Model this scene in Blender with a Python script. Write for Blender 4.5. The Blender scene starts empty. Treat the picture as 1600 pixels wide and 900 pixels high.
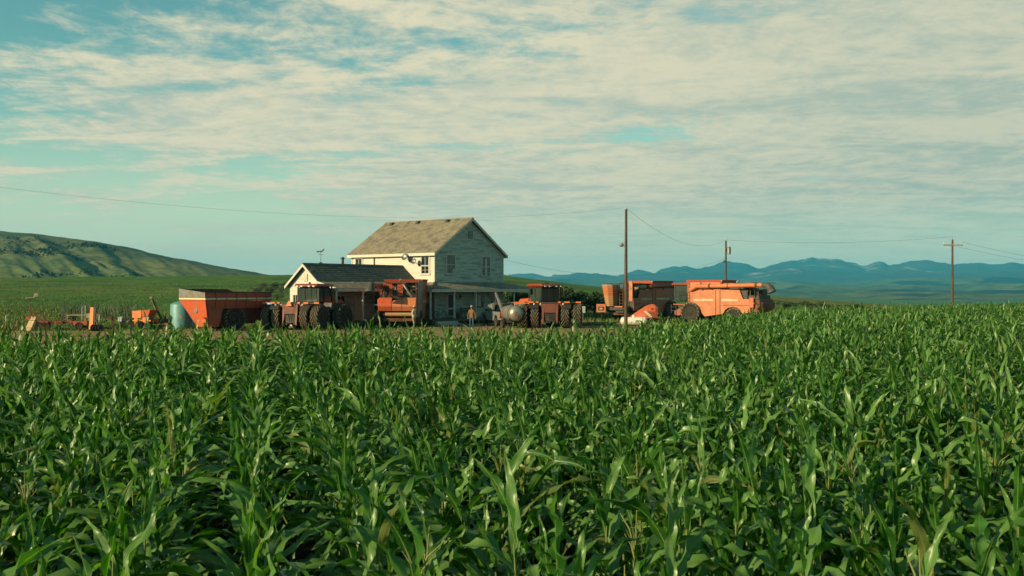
import bpy, bmesh, math, random
import numpy as np
from mathutils import Vector, Matrix

random.seed(7)
RNG = np.random.default_rng(11)
scene = bpy.context.scene
COL = scene.collection
R = math.radians

# ------------------------------------------------------------------ camera
CAMZ = 3.2
F = 1555.6                       # focal length in pixels of the 1600 px frame
cam_d = bpy.data.cameras.new('camera')
cam = bpy.data.objects.new('camera', cam_d)
COL.objects.link(cam)
cam.location = (0, 0, CAMZ)
cam.rotation_euler = (R(90), 0, 0)
cam_d.lens = 35.0
cam_d.sensor_width = 36.0
cam_d.clip_start = 0.1
cam_d.clip_end = 60000
cam_d.dof.use_dof = True
cam_d.dof.focus_distance = 78.0
cam_d.dof.aperture_fstop = 8.0
scene.camera = cam

# ------------------------------------------------------------------ sun
SUN_EL, SUN_LEFT = 19.0, 58.0     # degrees: height, and how far left of "behind the camera"
sun_dir = Vector((-math.sin(R(SUN_LEFT)) * math.cos(R(SUN_EL)),
                  -math.cos(R(SUN_LEFT)) * math.cos(R(SUN_EL)), math.sin(R(SUN_EL))))
sd = bpy.data.lights.new('sun', 'SUN')
sd.energy = 5.0
sd.angle = R(0.6)
sd.color = (1.0, 0.79, 0.46)
sun = bpy.data.objects.new('sun', sd)
COL.objects.link(sun)
sun.rotation_euler = (-sun_dir).to_track_quat('-Z', 'Y').to_euler()
sun.location = (-40, -30, 40)

# ------------------------------------------------------------------ view
vs = scene.view_settings
vs.view_transform = 'Standard'
vs.look = 'None'
vs.exposure = 0.50
vs.gamma = 1.0
scene.cycles.use_denoising = True
scene.cycles.max_bounces = 6
scene.cycles.diffuse_bounces = 1
scene.cycles.glossy_bounces = 2
scene.cycles.transmission_bounces = 3
scene.cycles.volume_bounces = 0
scene.cycles.transparent_max_bounces = 6

# ------------------------------------------------------------------ world: sky with a torn sheet of high cloud
world = bpy.data.worlds.new('World')
scene.world = world
world.use_nodes = True
wt = world.node_tree
wt.nodes.clear()
def wn(t, **kw):
    n = wt.nodes.new(t)
    for k, v in kw.items():
        setattr(n, k, v)
    return n
def wl(a, b): wt.links.new(a, b)
def wmath(op, a, b=None, clamp=False):
    n = wn('ShaderNodeMath', operation=op, use_clamp=clamp)
    for i, v in enumerate((a, b)):
        if v is None: continue
        if isinstance(v, (int, float)): n.inputs[i].default_value = v
        else: wl(v, n.inputs[i])
    return n.outputs[0]
def wramp(v, a, b, lo=0.0, hi=1.0):
    n = wn('ShaderNodeMapRange', interpolation_type='SMOOTHSTEP')
    wl(v, n.inputs[0])
    n.inputs[1].default_value, n.inputs[2].default_value = a, b
    n.inputs[3].default_value, n.inputs[4].default_value = lo, hi
    return n.outputs[0]
def wmix(f, a, b, blend='MIX'):
    n = wn('ShaderNodeMix', data_type='RGBA', blend_type=blend)
    if isinstance(f, (int, float)): n.inputs[0].default_value = f
    else: wl(f, n.inputs[0])
    for i, v in ((6, a), (7, b)):
        if isinstance(v, tuple): n.inputs[i].default_value = (*v, 1)
        else: wl(v, n.inputs[i])
    return n.outputs[2]
def wnoise(vec, scale, detail, rough, dist=0.0):
    n = wn('ShaderNodeTexNoise')
    wl(vec, n.inputs['Vector'])
    n.inputs['Scale'].default_value = scale
    n.inputs['Detail'].default_value = detail
    n.inputs['Roughness'].default_value = rough
    n.inputs['Distortion'].default_value = dist
    return n.outputs[0]

WS = 0.0705                                   # background strength
sky = wn('ShaderNodeTexSky', sky_type='NISHITA', sun_disc=False)
sky.sun_elevation = R(SUN_EL)
sky.sun_rotation = math.atan2(sun_dir.x, sun_dir.y)
sky.altitude = 900
sky.air_density, sky.dust_density, sky.ozone_density = 1.0, 1.2, 1.0
tc = wn('ShaderNodeTexCoord')
sep = wn('ShaderNodeSeparateXYZ'); wl(tc.outputs['Generated'], sep.inputs[0])
den = wmath('ADD', wmath('MAXIMUM', sep.outputs[2], 0.0), 0.10)
px_ = wmath('DIVIDE', sep.outputs[0], den)
py_ = wmath('DIVIDE', sep.outputs[1], den)
qx_, qy_ = wmath('ADD', px_, -0.40), wmath('ADD', py_, 0.70)      # where the torn edge of the sheet lies
comb = wn('ShaderNodeCombineXYZ'); wl(qx_, comb.inputs[0]); wl(qy_, comb.inputs[1])
def mapped(loc, rot, scl):
    m = wn('ShaderNodeMapping'); wl(comb.outputs[0], m.inputs[0])
    m.inputs['Location'].default_value = loc
    m.inputs['Rotation'].default_value = (0, 0, R(rot))
    m.inputs['Scale'].default_value = scl
    return m.outputs[0]
# cover: broad patches; streaks: drawn-out wisps; puffs: fine mottling
SKY_A = (8.7, 19.5, 0)
cover = wnoise(mapped(SKY_A, 20, (0.7, 0.8, 1)), 0.9, 4, 0.55, 0.3)
streak = wnoise(mapped((18.0, 16.9, 0), 38, (0.7, 1.5, 1)), 1.7, 8, 0.66, 0.7)
puff = wnoise(mapped((7.8, 9.9, 0), 10, (1.2, 1.0, 1)), 7.0, 8, 0.70, 0.3)
bank = wramp(qx_, -2.4, -0.3, -0.05, 0.14)              # the sheet thickens to the right
ahead = wramp(py_, 0.2, 2.3, -0.42, 0.0)              # and comes from ahead; unseen sky overhead and behind is cleared to darken shade
bank = wmath('ADD', bank, ahead)
dens = wmath('ADD', wmath('ADD', wmath('MULTIPLY', cover, 0.85), wmath('MULTIPLY', streak, 0.55)),
             wmath('ADD', wmath('MULTIPLY', puff, 0.36), bank))
mask = wramp(dens, 0.76, 0.97)
low = wramp(sep.outputs[2], 0.015, 0.10, 0.35, 1.0)         # the sheet thins out towards the horizon
mask = wmath('MULTIPLY', mask, low, True)
thick = wramp(wmath('ADD', wmath('MULTIPLY', streak, 0.7), wmath('MULTIPLY', puff, 0.5)), 0.46, 0.72)
side = wramp(px_, -0.6, 2.2)                               # the sheet is thicker, greyer away from the sun
cl_a = wmix(thick, (0.52, 0.57, 0.46), (0.80, 0.73, 0.51))
cl_b = wmix(thick, (0.40, 0.49, 0.41), (0.64, 0.63, 0.47))
cloud = wmix(side, cl_a, cl_b)
cloud = wmix(1.0, cloud, (10.0, 10.0, 10.0), 'MULTIPLY')
tint = wmix(1.0, sky.outputs[0], (0.85, 1.45, 1.02), 'MULTIPLY')
hz = wramp(sep.outputs[2], 0.01, 0.20, 0.85, 0.0)
tint = wmix(hz, tint, (7.6, 7.9, 5.4))                     # pale air low down
lowest = wramp(sep.outputs[2], 0.0, 0.055, 0.8, 0.0)
tint = wmix(lowest, tint, (11.5, 10.2, 6.0))             # palest right above the horizon
final = wmix(mask, tint, cloud)
bg = wn('ShaderNodeBackground'); bg.inputs[1].default_value = WS
wl(final, bg.inputs[0])
wo = wn('ShaderNodeOutputWorld'); wl(bg.outputs[0], wo.inputs[0])

# ------------------------------------------------------------------ helpers
def at(px, py, d):
    """world point seen at pixel (px, py) of the 1600 frame at depth d"""
    return Vector(((px - 800) / F * d, d, CAMZ - (py - 450) / F * d))

class MB:
    """collects shapes and links them as ONE mesh object"""
    def __init__(s):
        s.v, s.f, s.m, s.mi = [], [], [], 0
    def _add(s, vs, fs):
        o = len(s.v)
        s.v.extend([tuple(p) for p in vs])
        for f in fs:
            s.f.append([i + o for i in f]); s.m.append(s.mi)
        return s
    def box(s, a, b, M=None):
        (x0, y0, z0), (x1, y1, z1) = a, b
        vs = [Vector(p) for p in ((x0,y0,z0),(x1,y0,z0),(x1,y1,z0),(x0,y1,z0),(x0,y0,z1),(x1,y0,z1),(x1,y1,z1),(x0,y1,z1))]
        if M is not None: vs = [M @ p for p in vs]
        return s._add(vs, [(0,3,2,1),(4,5,6,7),(0,1,5,4),(1,2,6,5),(2,3,7,6),(3,0,4,7)])
    def cbox(s, c, size, rot=(0, 0, 0)):
        from mathutils import Euler
        M = Matrix.Translation(c) @ Euler([R(a) for a in rot]).to_matrix().to_4x4()
        h = [q / 2 for q in size]
        return s.box((-h[0], -h[1], -h[2]), (h[0], h[1], h[2]), M)
    def bar(s, p, q, w, h=None):
        p, q = Vector(p), Vector(q); h = h or w
        d = (q - p).normalized()
        up = Vector((0, 0, 1)) if abs(d.z) < .95 else Vector((1, 0, 0))
        a = d.cross(up).normalized(); b = a.cross(d)
        vs = []
        for e in (p, q):
            for i, j in ((-1,-1),(1,-1),(1,1),(-1,1)):
                vs.append(e + a * (i * w / 2) + b * (j * h / 2))
        return s._add(vs, [(0,1,2,3),(7,6,5,4),(0,4,5,1),(1,5,6,2),(2,6,7,3),(3,7,4,0)])
    def tube(s, path, r, n=8, caps=True):
        path = [Vector(p) for p in path]
        rs = r if isinstance(r, (list, tuple)) else [r] * len(path)
        vs, fs = [], []
        prev = None
        for i, p in enumerate(path):
            t = (path[min(i + 1, len(path) - 1)] - path[max(i - 1, 0)]).normalized()
            if prev is None:
                up = Vector((0, 0, 1)) if abs(t.z) < .9 else Vector((1, 0, 0))
                a = t.cross(up).normalized()
            else:
                a = (prev - t * prev.dot(t)).normalized()
            prev = a
            b = t.cross(a)
            for k in range(n):
                g = 2 * math.pi * k / n
                vs.append(p + (a * math.cos(g) + b * math.sin(g)) * rs[i])
        for i in range(len(path) - 1):
            for k in range(n):
                k2 = (k + 1) % n
                fs.append((i*n+k, i*n+k2, (i+1)*n+k2, (i+1)*n+k))
        if caps:
            fs.append(tuple(range(n))[::-1]); fs.append(tuple(range((len(path)-1)*n, len(path)*n)))
        return s._add(vs, fs)
    def lathe(s, prof, o=(0,0,0), axis='Z', n=24, close=False):
        """prof = [(r, h)], turned about an axis through o"""
        o = Vector(o); vs, fs = [], []
        for r, h in prof:
            for k in range(n):
                g = 2 * math.pi * k / n
                c, d = math.cos(g) * r, math.sin(g) * r
                vs.append(o + Vector({'Z': (c, d, h), 'Y': (d, h, c), 'X': (h, c, d)}[axis]))
        m = len(prof)
        for i in range(m if close else m - 1):
            j = (i + 1) % m
            for k in range(n):
                k2 = (k + 1) % n
                fs.append((i*n+k, i*n+k2, j*n+k2, j*n+k))
        if not close:
            if prof[0][0] > 1e-4: fs.append(tuple(range(n))[::-1])
            if prof[-1][0] > 1e-4: fs.append(tuple(range((m-1)*n, m*n)))
        return s._add(vs, fs)
    def prism(s, pts, ext):
        pts = [Vector(p) for p in pts]; ext = Vector(ext); n = len(pts)
        return s._add(pts + [p + ext for p in pts],
                      [tuple(range(n))[::-1], tuple(range(n, 2*n))] + [(i, (i+1) % n, n + (i+1) % n, n + i) for i in range(n)])
    def poly(s, pts):
        return s._add(pts, [tuple(range(len(pts)))])
    def mesh(s, name, mats, bevel=0.0, smooth=None, weld=False):
        me = bpy.data.meshes.new(name)
        me.from_pydata(s.v, [], s.f)
        for m in (mats if isinstance(mats, (list, tuple)) else [mats]): me.materials.append(m)
        me.polygons.foreach_set('material_index', s.m)
        bm = bmesh.new(); bm.from_mesh(me)
        if weld: bmesh.ops.remove_doubles(bm, verts=bm.verts, dist=1e-4)
        bmesh.ops.recalc_face_normals(bm, faces=bm.faces)
        if bevel:
            es = [e for e in bm.edges if len(e.link_faces) == 2 and e.calc_face_angle(0) > R(35)]
            bmesh.ops.bevel(bm, geom=es, offset=bevel, segments=1, affect='EDGES', clamp_overlap=True)
        bm.to_mesh(me); bm.free()
        if smooth:
            me.shade_smooth(); me.set_sharp_from_angle(angle=R(smooth))
        return me
    def build(s, name, mats, parent=None, bevel=0.0, smooth=None, weld=False, kind=None):
        return link(name, s.mesh(name, mats, bevel, smooth, weld), parent, kind)

def link(name, me, parent=None, kind=None):
    o = bpy.data.objects.new(name, me)
    COL.objects.link(o)
    if parent is not None: o.parent = parent
    if kind: o['kind'] = kind
    return o

def tag(o, label, cat, group=None):
    o['label'] = label; o['category'] = cat
    if group: o['group'] = group
    return o

def thing(name, label, cat, loc=(0, 0, 0), rz=0.0, group=None):
    o = bpy.data.objects.new(name, None)
    o.empty_display_size = 0.3
    COL.objects.link(o)
    o.location = loc; o.rotation_euler = (0, 0, rz)
    return tag(o, label, cat, group)

def copy_tree(o, parent=None):
    c = o.copy(); COL.objects.link(c)
    if parent is not None: c.parent = parent
    for ch in list(o.children): copy_tree(ch, c)
    return c

# value noise in numpy
_perm = np.random.default_rng(5).random((256, 256))
def vnoise(x, y):
    xi, yi = np.floor(x).astype(int), np.floor(y).astype(int)
    fx, fy = x - xi, y - yi
    fx = fx * fx * fx * (fx * (fx * 6 - 15) + 10); fy = fy * fy * fy * (fy * (fy * 6 - 15) + 10)
    g = lambda a, b: _perm[a & 255, b & 255]
    return (g(xi, yi) * (1-fx) + g(xi+1, yi) * fx) * (1-fy) + (g(xi, yi+1) * (1-fx) + g(xi+1, yi+1) * fx) * fy
def fbm(x, y, oct=5, gain=.5):
    s, a, t = 0, 1, 0
    for i in range(oct):
        s = s + a * vnoise(x * 2**i + 17.3*i, y * 2**i + 9.1*i); t += a; a *= gain
    return s / t
def ridged(x, y, oct=5, gain=.5):
    s, a, t = 0, 1, 0
    for i in range(oct):
        s = s + a * (1 - np.abs(2 * vnoise(x * 2**i + 31.7*i, y * 2**i + 5.9*i) - 1)); t += a; a *= gain
    return s / t
def sstep(a, b, x):
    t = np.clip((x - a) / (b - a), 0, 1); return t * t * (3 - 2 * t)

# ------------------------------------------------------------------ materials
def nodes(name):
    m = bpy.data.materials.new(name); m.use_nodes = True
    t = m.node_tree
    return m, t, t.nodes['Principled BSDF']
def N(t, kind, **kw):
    n = t.nodes.new(kind)
    for k, v in kw.items(): setattr(n, k, v)
    return n
def noise_of(t, vec, scale, detail=5, rough=.6, dist=0.0):
    n = N(t, 'ShaderNodeTexNoise')
    if vec is not None: t.links.new(vec, n.inputs['Vector'])
    n.inputs['Scale'].default_value = scale; n.inputs['Detail'].default_value = detail
    n.inputs['Roughness'].default_value = rough; n.inputs['Distortion'].default_value = dist
    return n.outputs[0]
def ramp_of(t, v, a, b, lo=0., hi=1.):
    n = N(t, 'ShaderNodeMapRange'); t.links.new(v, n.inputs[0])
    for i, q in enumerate((a, b, lo, hi)): n.inputs[i+1].default_value = q
    return n.outputs[0]
def mix_of(t, f, a, b, blend='MIX'):
    n = N(t, 'ShaderNodeMix', data_type='RGBA', blend_type=blend)
    if isinstance(f, (int, float)): n.inputs[0].default_value = f
    else: t.links.new(f, n.inputs[0])
    for i, v in ((6, a), (7, b)):
        if isinstance(v, tuple): n.inputs[i].default_value = (*v, 1)
        else: t.links.new(v, n.inputs[i])
    return n.outputs[2]
def coords(t, scale=(1, 1, 1), kind='Object'):
    c = N(t, 'ShaderNodeTexCoord'); m = N(t, 'ShaderNodeMapping')
    t.links.new(c.outputs[kind], m.inputs[0]); m.inputs['Scale'].default_value = scale
    return m.outputs[0]
def bump_of(t, b, h, dist, strength=1.0):
    n = N(t, 'ShaderNodeBump'); n.inputs['Strength'].default_value = strength; n.inputs['Distance'].default_value = dist
    t.links.new(h, n.inputs['Height']); t.links.new(n.outputs[0], b.inputs['Normal'])

def mat(name, col, rough=.6, metal=0., alt=None, scale=2.0, lo=.45, hi=.62, stretch=(1,1,1), bump=0.0, var=.15, spec=.5):
    """worn paint / plain surface: base colour, patches of an alternative colour, fine brightness noise"""
    m, t, b = nodes(name)
    col = tuple(q * .74 for q in col); alt = tuple(q * .74 for q in alt) if alt else None
    v = coords(t, stretch)
    f = noise_of(t, v, scale, 6, .65)
    c = mix_of(t, ramp_of(t, f, lo, hi), col, alt) if alt else None
    g = noise_of(t, v, scale * 6, 4, .6)
    base = c if c is not None else col
    sh = ramp_of(t, g, .3, .7, 1 - var, 1 + var)
    cc = N(t, 'ShaderNodeCombineColor')
    for i in range(3): t.links.new(sh, cc.inputs[i])
    t.links.new(mix_of(t, 1.0, base, cc.outputs[0], 'MULTIPLY'), b.inputs['Base Color'])
    t.links.new(ramp_of(t, f, .3, .7, max(rough - .12, .05), min(rough + .12, 1)), b.inputs['Roughness'])
    b.inputs['Metallic'].default_value = metal
    b.inputs['Specular IOR Level'].default_value = spec
    if bump: bump_of(t, b, g, bump)
    return m

M = {}
M['orange'] = mat('faded_orange_paint', (.62, .105, .028), .5, alt=(.40, .115, .055), scale=1.3, lo=.45, hi=.72, var=.20)
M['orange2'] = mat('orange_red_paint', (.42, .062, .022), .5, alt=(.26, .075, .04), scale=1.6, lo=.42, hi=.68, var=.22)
M['bright_orange'] = mat('bright_orange_paint', (.85, .20, .015), .5, alt=(.7, .17, .03), scale=1.5, var=.10)
M['salmon'] = mat('sun_bleached_orange', (.68, .20, .075), .6, alt=(.50, .155, .07), scale=1.4, lo=.42, hi=.72, var=.18)
M['rust'] = mat('rusty_steel', (.20, .075, .03), .8, alt=(.10, .045, .025), scale=3, var=.25)
M['dark'] = mat('dark_steel', (.022, .021, .018), .6, alt=(.05, .035, .022), scale=3, var=.3)
M['black'] = mat('black_plastic', (.012, .012, .012), .5, var=.3)
M['grey'] = mat('grey_metal', (.30, .30, .28), .45, .4, alt=(.2, .17, .13), scale=2, var=.15)
M['silver'] = mat('galvanised_tank', (.42, .41, .37), .38, .55, alt=(.36, .17, .07), scale=2.4, lo=.55, hi=.66, var=.12)
M['tyre'] = mat('dusty_tyre', (.026, .024, .021), .85, alt=(.085, .068, .045), scale=4, lo=.42, hi=.7, var=.25, spec=.25)
M['lug'] = mat('dusty_lugs', (.34, .27, .165), .85, alt=(.18, .14, .09), scale=4, lo=.4, hi=.65, var=.25, spec=.25)
M['dust'] = mat('dusty_cream_metal', (.38, .32, .20), .7, alt=(.22, .17, .10), scale=3, var=.2)
M['white'] = mat('white_metal', (.74, .73, .67), .45, alt=(.60, .56, .46), scale=2, lo=.5, hi=.75, var=.06)
M['glass'] = mat('tinted_cab_glass', (.045, .068, .058), .10, var=.1, spec=.6)
M['winglass'] = mat('window_glass', (.016, .020, .020), .06, var=.2, spec=.7)
M['stripe'] = mat('pale_decal', (.62, .52, .30), .5, alt=(.42, .40, .20), scale=2.5, var=.1)
M['letter'] = mat('cream_lettering', (.80, .70, .45), .5, var=.05)
M['cream'] = mat('cream_paint', (.70, .655, .56), .6, alt=(.58, .53, .42), scale=1.5, stretch=(.4, .4, 3), lo=.5, hi=.8, var=.05)
M['peel'] = mat('peeling_white_paint', (.54, .62, .54), .8, alt=(.22, .25, .21), scale=1.3, stretch=(.45, .45, 4), lo=.46, hi=.66, var=.2)
M['trim'] = mat('weathered_trim', (.66, .63, .54), .7, alt=(.40, .37, .29), scale=2, lo=.5, hi=.75, var=.1)
M['shingle'] = mat('tan_shingle', (.33, .275, .19), .9, alt=(.19, .17, .125), scale=1.4, stretch=(1, 1, 1), var=.35)
M['dshingle'] = mat('dark_shingle', (.10, .112, .095), .9, alt=(.14, .135, .105), scale=1.4, var=.35)
M['wood'] = mat('grey_timber', (.22, .165, .105), .85, alt=(.12, .09, .06), scale=2, stretch=(6, 6, .6), var=.25)
M['pole'] = mat('creosoted_pole', (.14, .085, .045), .85, alt=(.07, .045, .03), scale=3, stretch=(5, 5, .35), var=.3)
M['plank'] = mat('pale_plank', (.58, .44, .24), .8, alt=(.40, .27, .13), scale=3, stretch=(1, 5, 1), var=.15)  # pale bare timber colour
M['tank'] = mat('green_plastic_tank', (.14, .36, .37), .5, alt=(.11, .28, .29), scale=1, var=.08)
M['propane'] = mat('white_tank_paint', (.80, .77, .66), .4, alt=(.66, .58, .42), scale=2, lo=.55, hi=.8, var=.06)
M['blue'] = mat('blue_plastic', (.03, .16, .34), .5, var=.1)
M['skin'] = mat('skin', (.42, .23, .14), .55, var=.08)
M['rubber'] = mat('rubber_spout', (.10, .10, .085), .7, alt=(.05, .05, .045), scale=1.5, var=.2)
M['olive'] = mat('olive_bin', (.44, .33, .15), .7, alt=(.62, .25, .09), scale=2.2, lo=.4, hi=.6, var=.15)
M['red_lens'] = mat('red_lens', (.60, .03, .015), .25, var=.05)
M['sign'] = mat('white_sign_board', (.62, .66, .62), .5, var=.05)

# ------------------------------------------------------------------ land
def pxy(az):                       # azimuth (radians right of +Y) -> pixel column, limited
    return np.clip(800 + F * np.tan(np.clip(az, -1.2, 1.2)), -1500, 3000)

RC = 320.0
def crest_z(px):
    y = np.interp(px, [-900, 0, 200, 410, 600, 790, 860, 950, 1100, 1220, 1400, 1700, 3000],
                      [440, 434, 433, 430, 429, 432, 440, 450, 458, 465, 481, 486, 486])
    return CAMZ + (450 - y) / F * RC * np.cos(np.arctan((px - 800) / F))
def ground_z(X, Y):
    X, Y = np.asarray(X, float), np.asarray(Y, float)
    r = np.hypot(X, Y); az = np.arctan2(X, Y)
    back = sstep(1.3, 1.9, np.abs(az))
    px = pxy(az)
    zc = crest_z(px) * (1 - back) - 2.0 * back
    t = sstep(98, RC, r)
    z = zc * (0.35 * t + 0.65 * np.clip((r - 98) / (RC - 98), 0, 1) ** 1.1)
    z = z + (fbm(X / 38, Y / 38, 4) - .5) * 1.1 * sstep(110, 200, r)
    z = z + (-28 - z) * sstep(RC + 10, 1000, r)
    z = z + (fbm(X / 600, Y / 600, 4) - .5) * 12 * sstep(900, 2000, r)
    return z

def polar(name, az0, az1, naz, rs, zf, material, kind='structure', wrap=False):
    az = np.linspace(az0, az1, naz, endpoint=not wrap)
    A, RR = np.meshgrid(az, rs)
    X, Y = RR * np.sin(A), RR * np.cos(A)
    Z = zf(X, Y)
    nr = len(rs)
    v = np.stack([X, Y, Z], -1).reshape(-1, 3)
    i = np.arange(nr - 1)[:, None] * naz; j = np.arange(naz if wrap else naz - 1)[None, :]
    j2 = (j + 1) % naz
    f = np.stack([i + j, i + j2, i + naz + j2, i + naz + j], -1).reshape(-1, 4)[:, ::-1]
    me = bpy.data.meshes.new(name)
    me.from_pydata(v.tolist(), [], f.tolist())
    me.materials.append(material)
    me.shade_smooth()
    o = link(name, me, None, kind)
    return o

def land_mat(name, cols, s1, s2, s3, bump=0.0, bscale=.3, dark=None, dlo=.6, dhi=.7, dscale=.01, stretch=(1,1,1)):
    m, t, b = nodes(name)
    cols = [tuple(q * .87 for q in c_) for c_ in cols]
    v = coords(t, stretch)
    c = mix_of(t, ramp_of(t, noise_of(t, v, s1, 5, .6), .38, .62), cols[0], cols[1])
    c = mix_of(t, ramp_of(t, noise_of(t, v, s2, 5, .65), .42, .66), c, cols[2])
    g = noise_of(t, v, s3, 6, .7)
    cc = N(t, 'ShaderNodeCombineColor'); sh = ramp_of(t, g, .25, .75, .45, 1.5)
    for i in range(3): t.links.new(sh, cc.inputs[i])
    c = mix_of(t, 1.0, c, cc.outputs[0], 'MULTIPLY')
    if dark:
        c = mix_of(t, ramp_of(t, noise_of(t, v, dscale, 6, .68, .4), dlo, dhi), c, dark)
    t.links.new(c, b.inputs['Base Color'])
    b.inputs['Roughness'].default_value = .95
    b.inputs['Specular IOR Level'].default_value = .1
    if bump: bump_of(t, b, noise_of(t, v, bscale, 6, .7), bump)
    return m

M['meadow'] = land_mat('meadow_grass', [(.045, .140, .021), (.070, .168, .027), (.135, .172, .036)], .012, .035, .35, .35, .9,
                       dark=(.020, .058, .016), dlo=.52, dhi=.70, dscale=.03)
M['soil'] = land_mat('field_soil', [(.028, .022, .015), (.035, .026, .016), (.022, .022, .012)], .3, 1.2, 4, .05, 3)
M['dirt'] = land_mat('yard_dirt', [(.40, .25, .135), (.34, .22, .12), (.25, .19, .09)], .09, .35, 2.5, .04, 3.0,
                     dark=(.07, .095, .03), dlo=.56, dhi=.68, dscale=.22)
M['hill'] = land_mat('hill_grass', [(.10, .135, .038), (.20, .195, .065), (.10, .14, .045)], .0022, .006, .09, 1.2, .06,
                     dark=(.034, .066, .032), dlo=.48, dhi=.64, dscale=.0045, stretch=(.55, 1, 1))
M['foothill'] = land_mat('foothill_grass', [(.07, .12, .03), (.15, .16, .05), (.055, .10, .03)], .0014, .0045, .02, 4, .012,
                         dark=(.012, .03, .02), dlo=.50, dhi=.58, dscale=.0022)
M['mountain'] = land_mat('mountain_rock', [(.045, .06, .04), (.075, .08, .06), (.03, .05, .035)], .0008, .003, .012, 20, .004,
                         dark=(.34, .35, .32), dlo=.60, dhi=.70, dscale=.0016)

rs = np.concatenate([np.linspace(.5, 90, 40), np.linspace(94, 340, 90), np.geomspace(348, 12700, 110)])
front = polar('ground', R(-48), R(48), 420, rs, ground_z, M['meadow'])
rs2 = np.concatenate([np.linspace(.5, 100, 12), np.geomspace(110, 12700, 50)])
back = polar('ground', R(48), R(312), 80, rs2, ground_z, M['meadow'])
for o_, s_ in ((front, 'green meadow rising behind the farmyard'), (back, 'open grassland around the farm')):
    o_['label'] = s_

# ---- the edge of the corn, as depth over azimuth
def corn_edge(X, Y):
    px = 800 + F * X / np.maximum(Y, .1)
    return np.interp(px, [-800, 0, 150, 300, 500, 700, 900, 950, 1000, 1100, 1200, 1300, 1400, 1500, 1600, 1900, 2600],
                         [24, 28.5, 29.7, 30.8, 32, 33.8, 32.6, 33.3, 38.5, 45, 55, 64, 75, 81, 88, 100, 110])

# field soil and yard dirt: sheets just above the ground
def sheet(name, outline, z, material, cell=2.0, label=None):
    """a fine flat sheet inside an outline function"""
    xs = np.arange(-75, 110, cell); ys = np.arange(-14, 128, cell)
    X, Y = np.meshgrid(xs, ys)
    keep = outline(X, Y)
    idx = -np.ones(X.shape, int); vs = []; fs = []
    def vid(i, j):
        if idx[i, j] < 0:
            idx[i, j] = len(vs); vs.append((X[i, j], Y[i, j], float(ground_z(X[i, j], Y[i, j])) + z))
        return idx[i, j]
    for i in range(len(ys) - 1):
        for j in range(len(xs) - 1):
            if keep[i, j]: fs.append((vid(i, j), vid(i, j+1), vid(i+1, j+1), vid(i+1, j)))
    me = bpy.data.meshes.new(name); me.from_pydata(vs, [], fs); me.materials.append(material); me.shade_smooth()
    o = link(name, me, None, 'structure')
    if label: o['label'] = label
    return o
def in_field(X, Y):
    return (Y < corn_edge(X, Y) + 1.0) & (Y > -12) & (np.abs(X) < 70)
def in_yard(X, Y):
    n = (fbm(X / 7, Y / 7, 4) - .5) * 9
    far = np.interp(X, [-60, -34, -24, -18, 0, 14, 30, 60], [73, 74, 78, 92, 96, 85, 92, 100])
    return (Y > corn_edge(X, Y) - 1.5) & (Y < far + n * .6) & (X > -62) & (X < 75)
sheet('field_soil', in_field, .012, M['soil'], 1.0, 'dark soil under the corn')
sheet('yard', in_yard, .024, M['dirt'], .8, 'bare brown dirt of the farmyard')

# ---- a strip of paler hay field on the slope behind the combines
M['hay'] = land_mat('hay_field', [(.16, .17, .045), (.20, .185, .05), (.12, .15, .035)], .02, .06, .5, .2, .9)
def in_hay(X, Y):
    px = 800 + F * X / np.maximum(Y, .1); n = (fbm(X / 18, Y / 18, 3) - .5) * 40
    return (Y + n > 215) & (Y + n < 322) & (px > 1130 + n) & (px < 1560)
xs = np.arange(60, 190, 2.2); ys = np.arange(190, 345, 2.2)
HX, HY = np.meshgrid(xs, ys); keep = in_hay(HX, HY); HZ = ground_z(HX, HY) + .12
ids = np.arange(HX.size).reshape(HX.shape)
fs = [(ids[i, j], ids[i, j+1], ids[i+1, j+1], ids[i+1, j]) for i in range(len(ys)-1) for j in range(len(xs)-1) if keep[i, j]]
me = bpy.data.meshes.new('hay_field'); me.from_pydata(np.stack([HX, HY, HZ], -1).reshape(-1, 3).tolist(), [], fs); me.materials.append(M['hay']); me.shade_smooth()
link('hay_field', me, None, 'structure')['label'] = 'pale yellow-green hay strip behind the right combine'

# ---- big hill on the left
def hill_z(X, Y):
    r = np.hypot(X, Y); az = np.arctan2(X, Y); px = pxy(az)
    y = np.interp(px, [-1500, -500, -200, 0, 40, 100, 150, 200, 250, 300, 350, 400, 430, 480, 560],
                      [380, 352, 354, 361, 365, 371, 377, 387, 398, 408, 417, 427, 432, 446, 470])
    rc = 1500 + 130 * np.sin(az * 9)
    zc = CAMZ + (450 - y) / F * rc * np.cos(az)
    u = np.clip((r - 640) / (rc - 640), 0, 1)
    zb = -26.0
    prof = u ** 1.35 * .62 + sstep(.1, 1, u) * .38
    z = zb + (zc - zb) * prof
    # spurs and gullies running down the slope, slanting to the right
    q = az * 22 + u * 2.6
    g = ridged(q, u * 1.6 + 3, 5, .55) - .62
    z = z + g * 26 * np.sin(np.pi * np.clip(u, 0, 1)) ** .8 * sstep(480, 150, px)
    g2 = fbm(X / 120, Y / 120, 5) - .5
    z = z + g2 * 9 * sstep(0, .3, u) * sstep(1, .85, u)
    z = z + (fbm(X / 30, Y / 30, 4) - .5) * 4
    z = z - sstep(rc, rc + 1400, r) * (zc + 30)
    return z
polar('hill', R(-52), R(-8), 330, np.concatenate([np.linspace(600, 1700, 170), np.geomspace(1720, 3300, 16)]), hill_z, M['hill'])['label'] = \
    'long grassy hill with dark gullies on the left'

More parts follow.
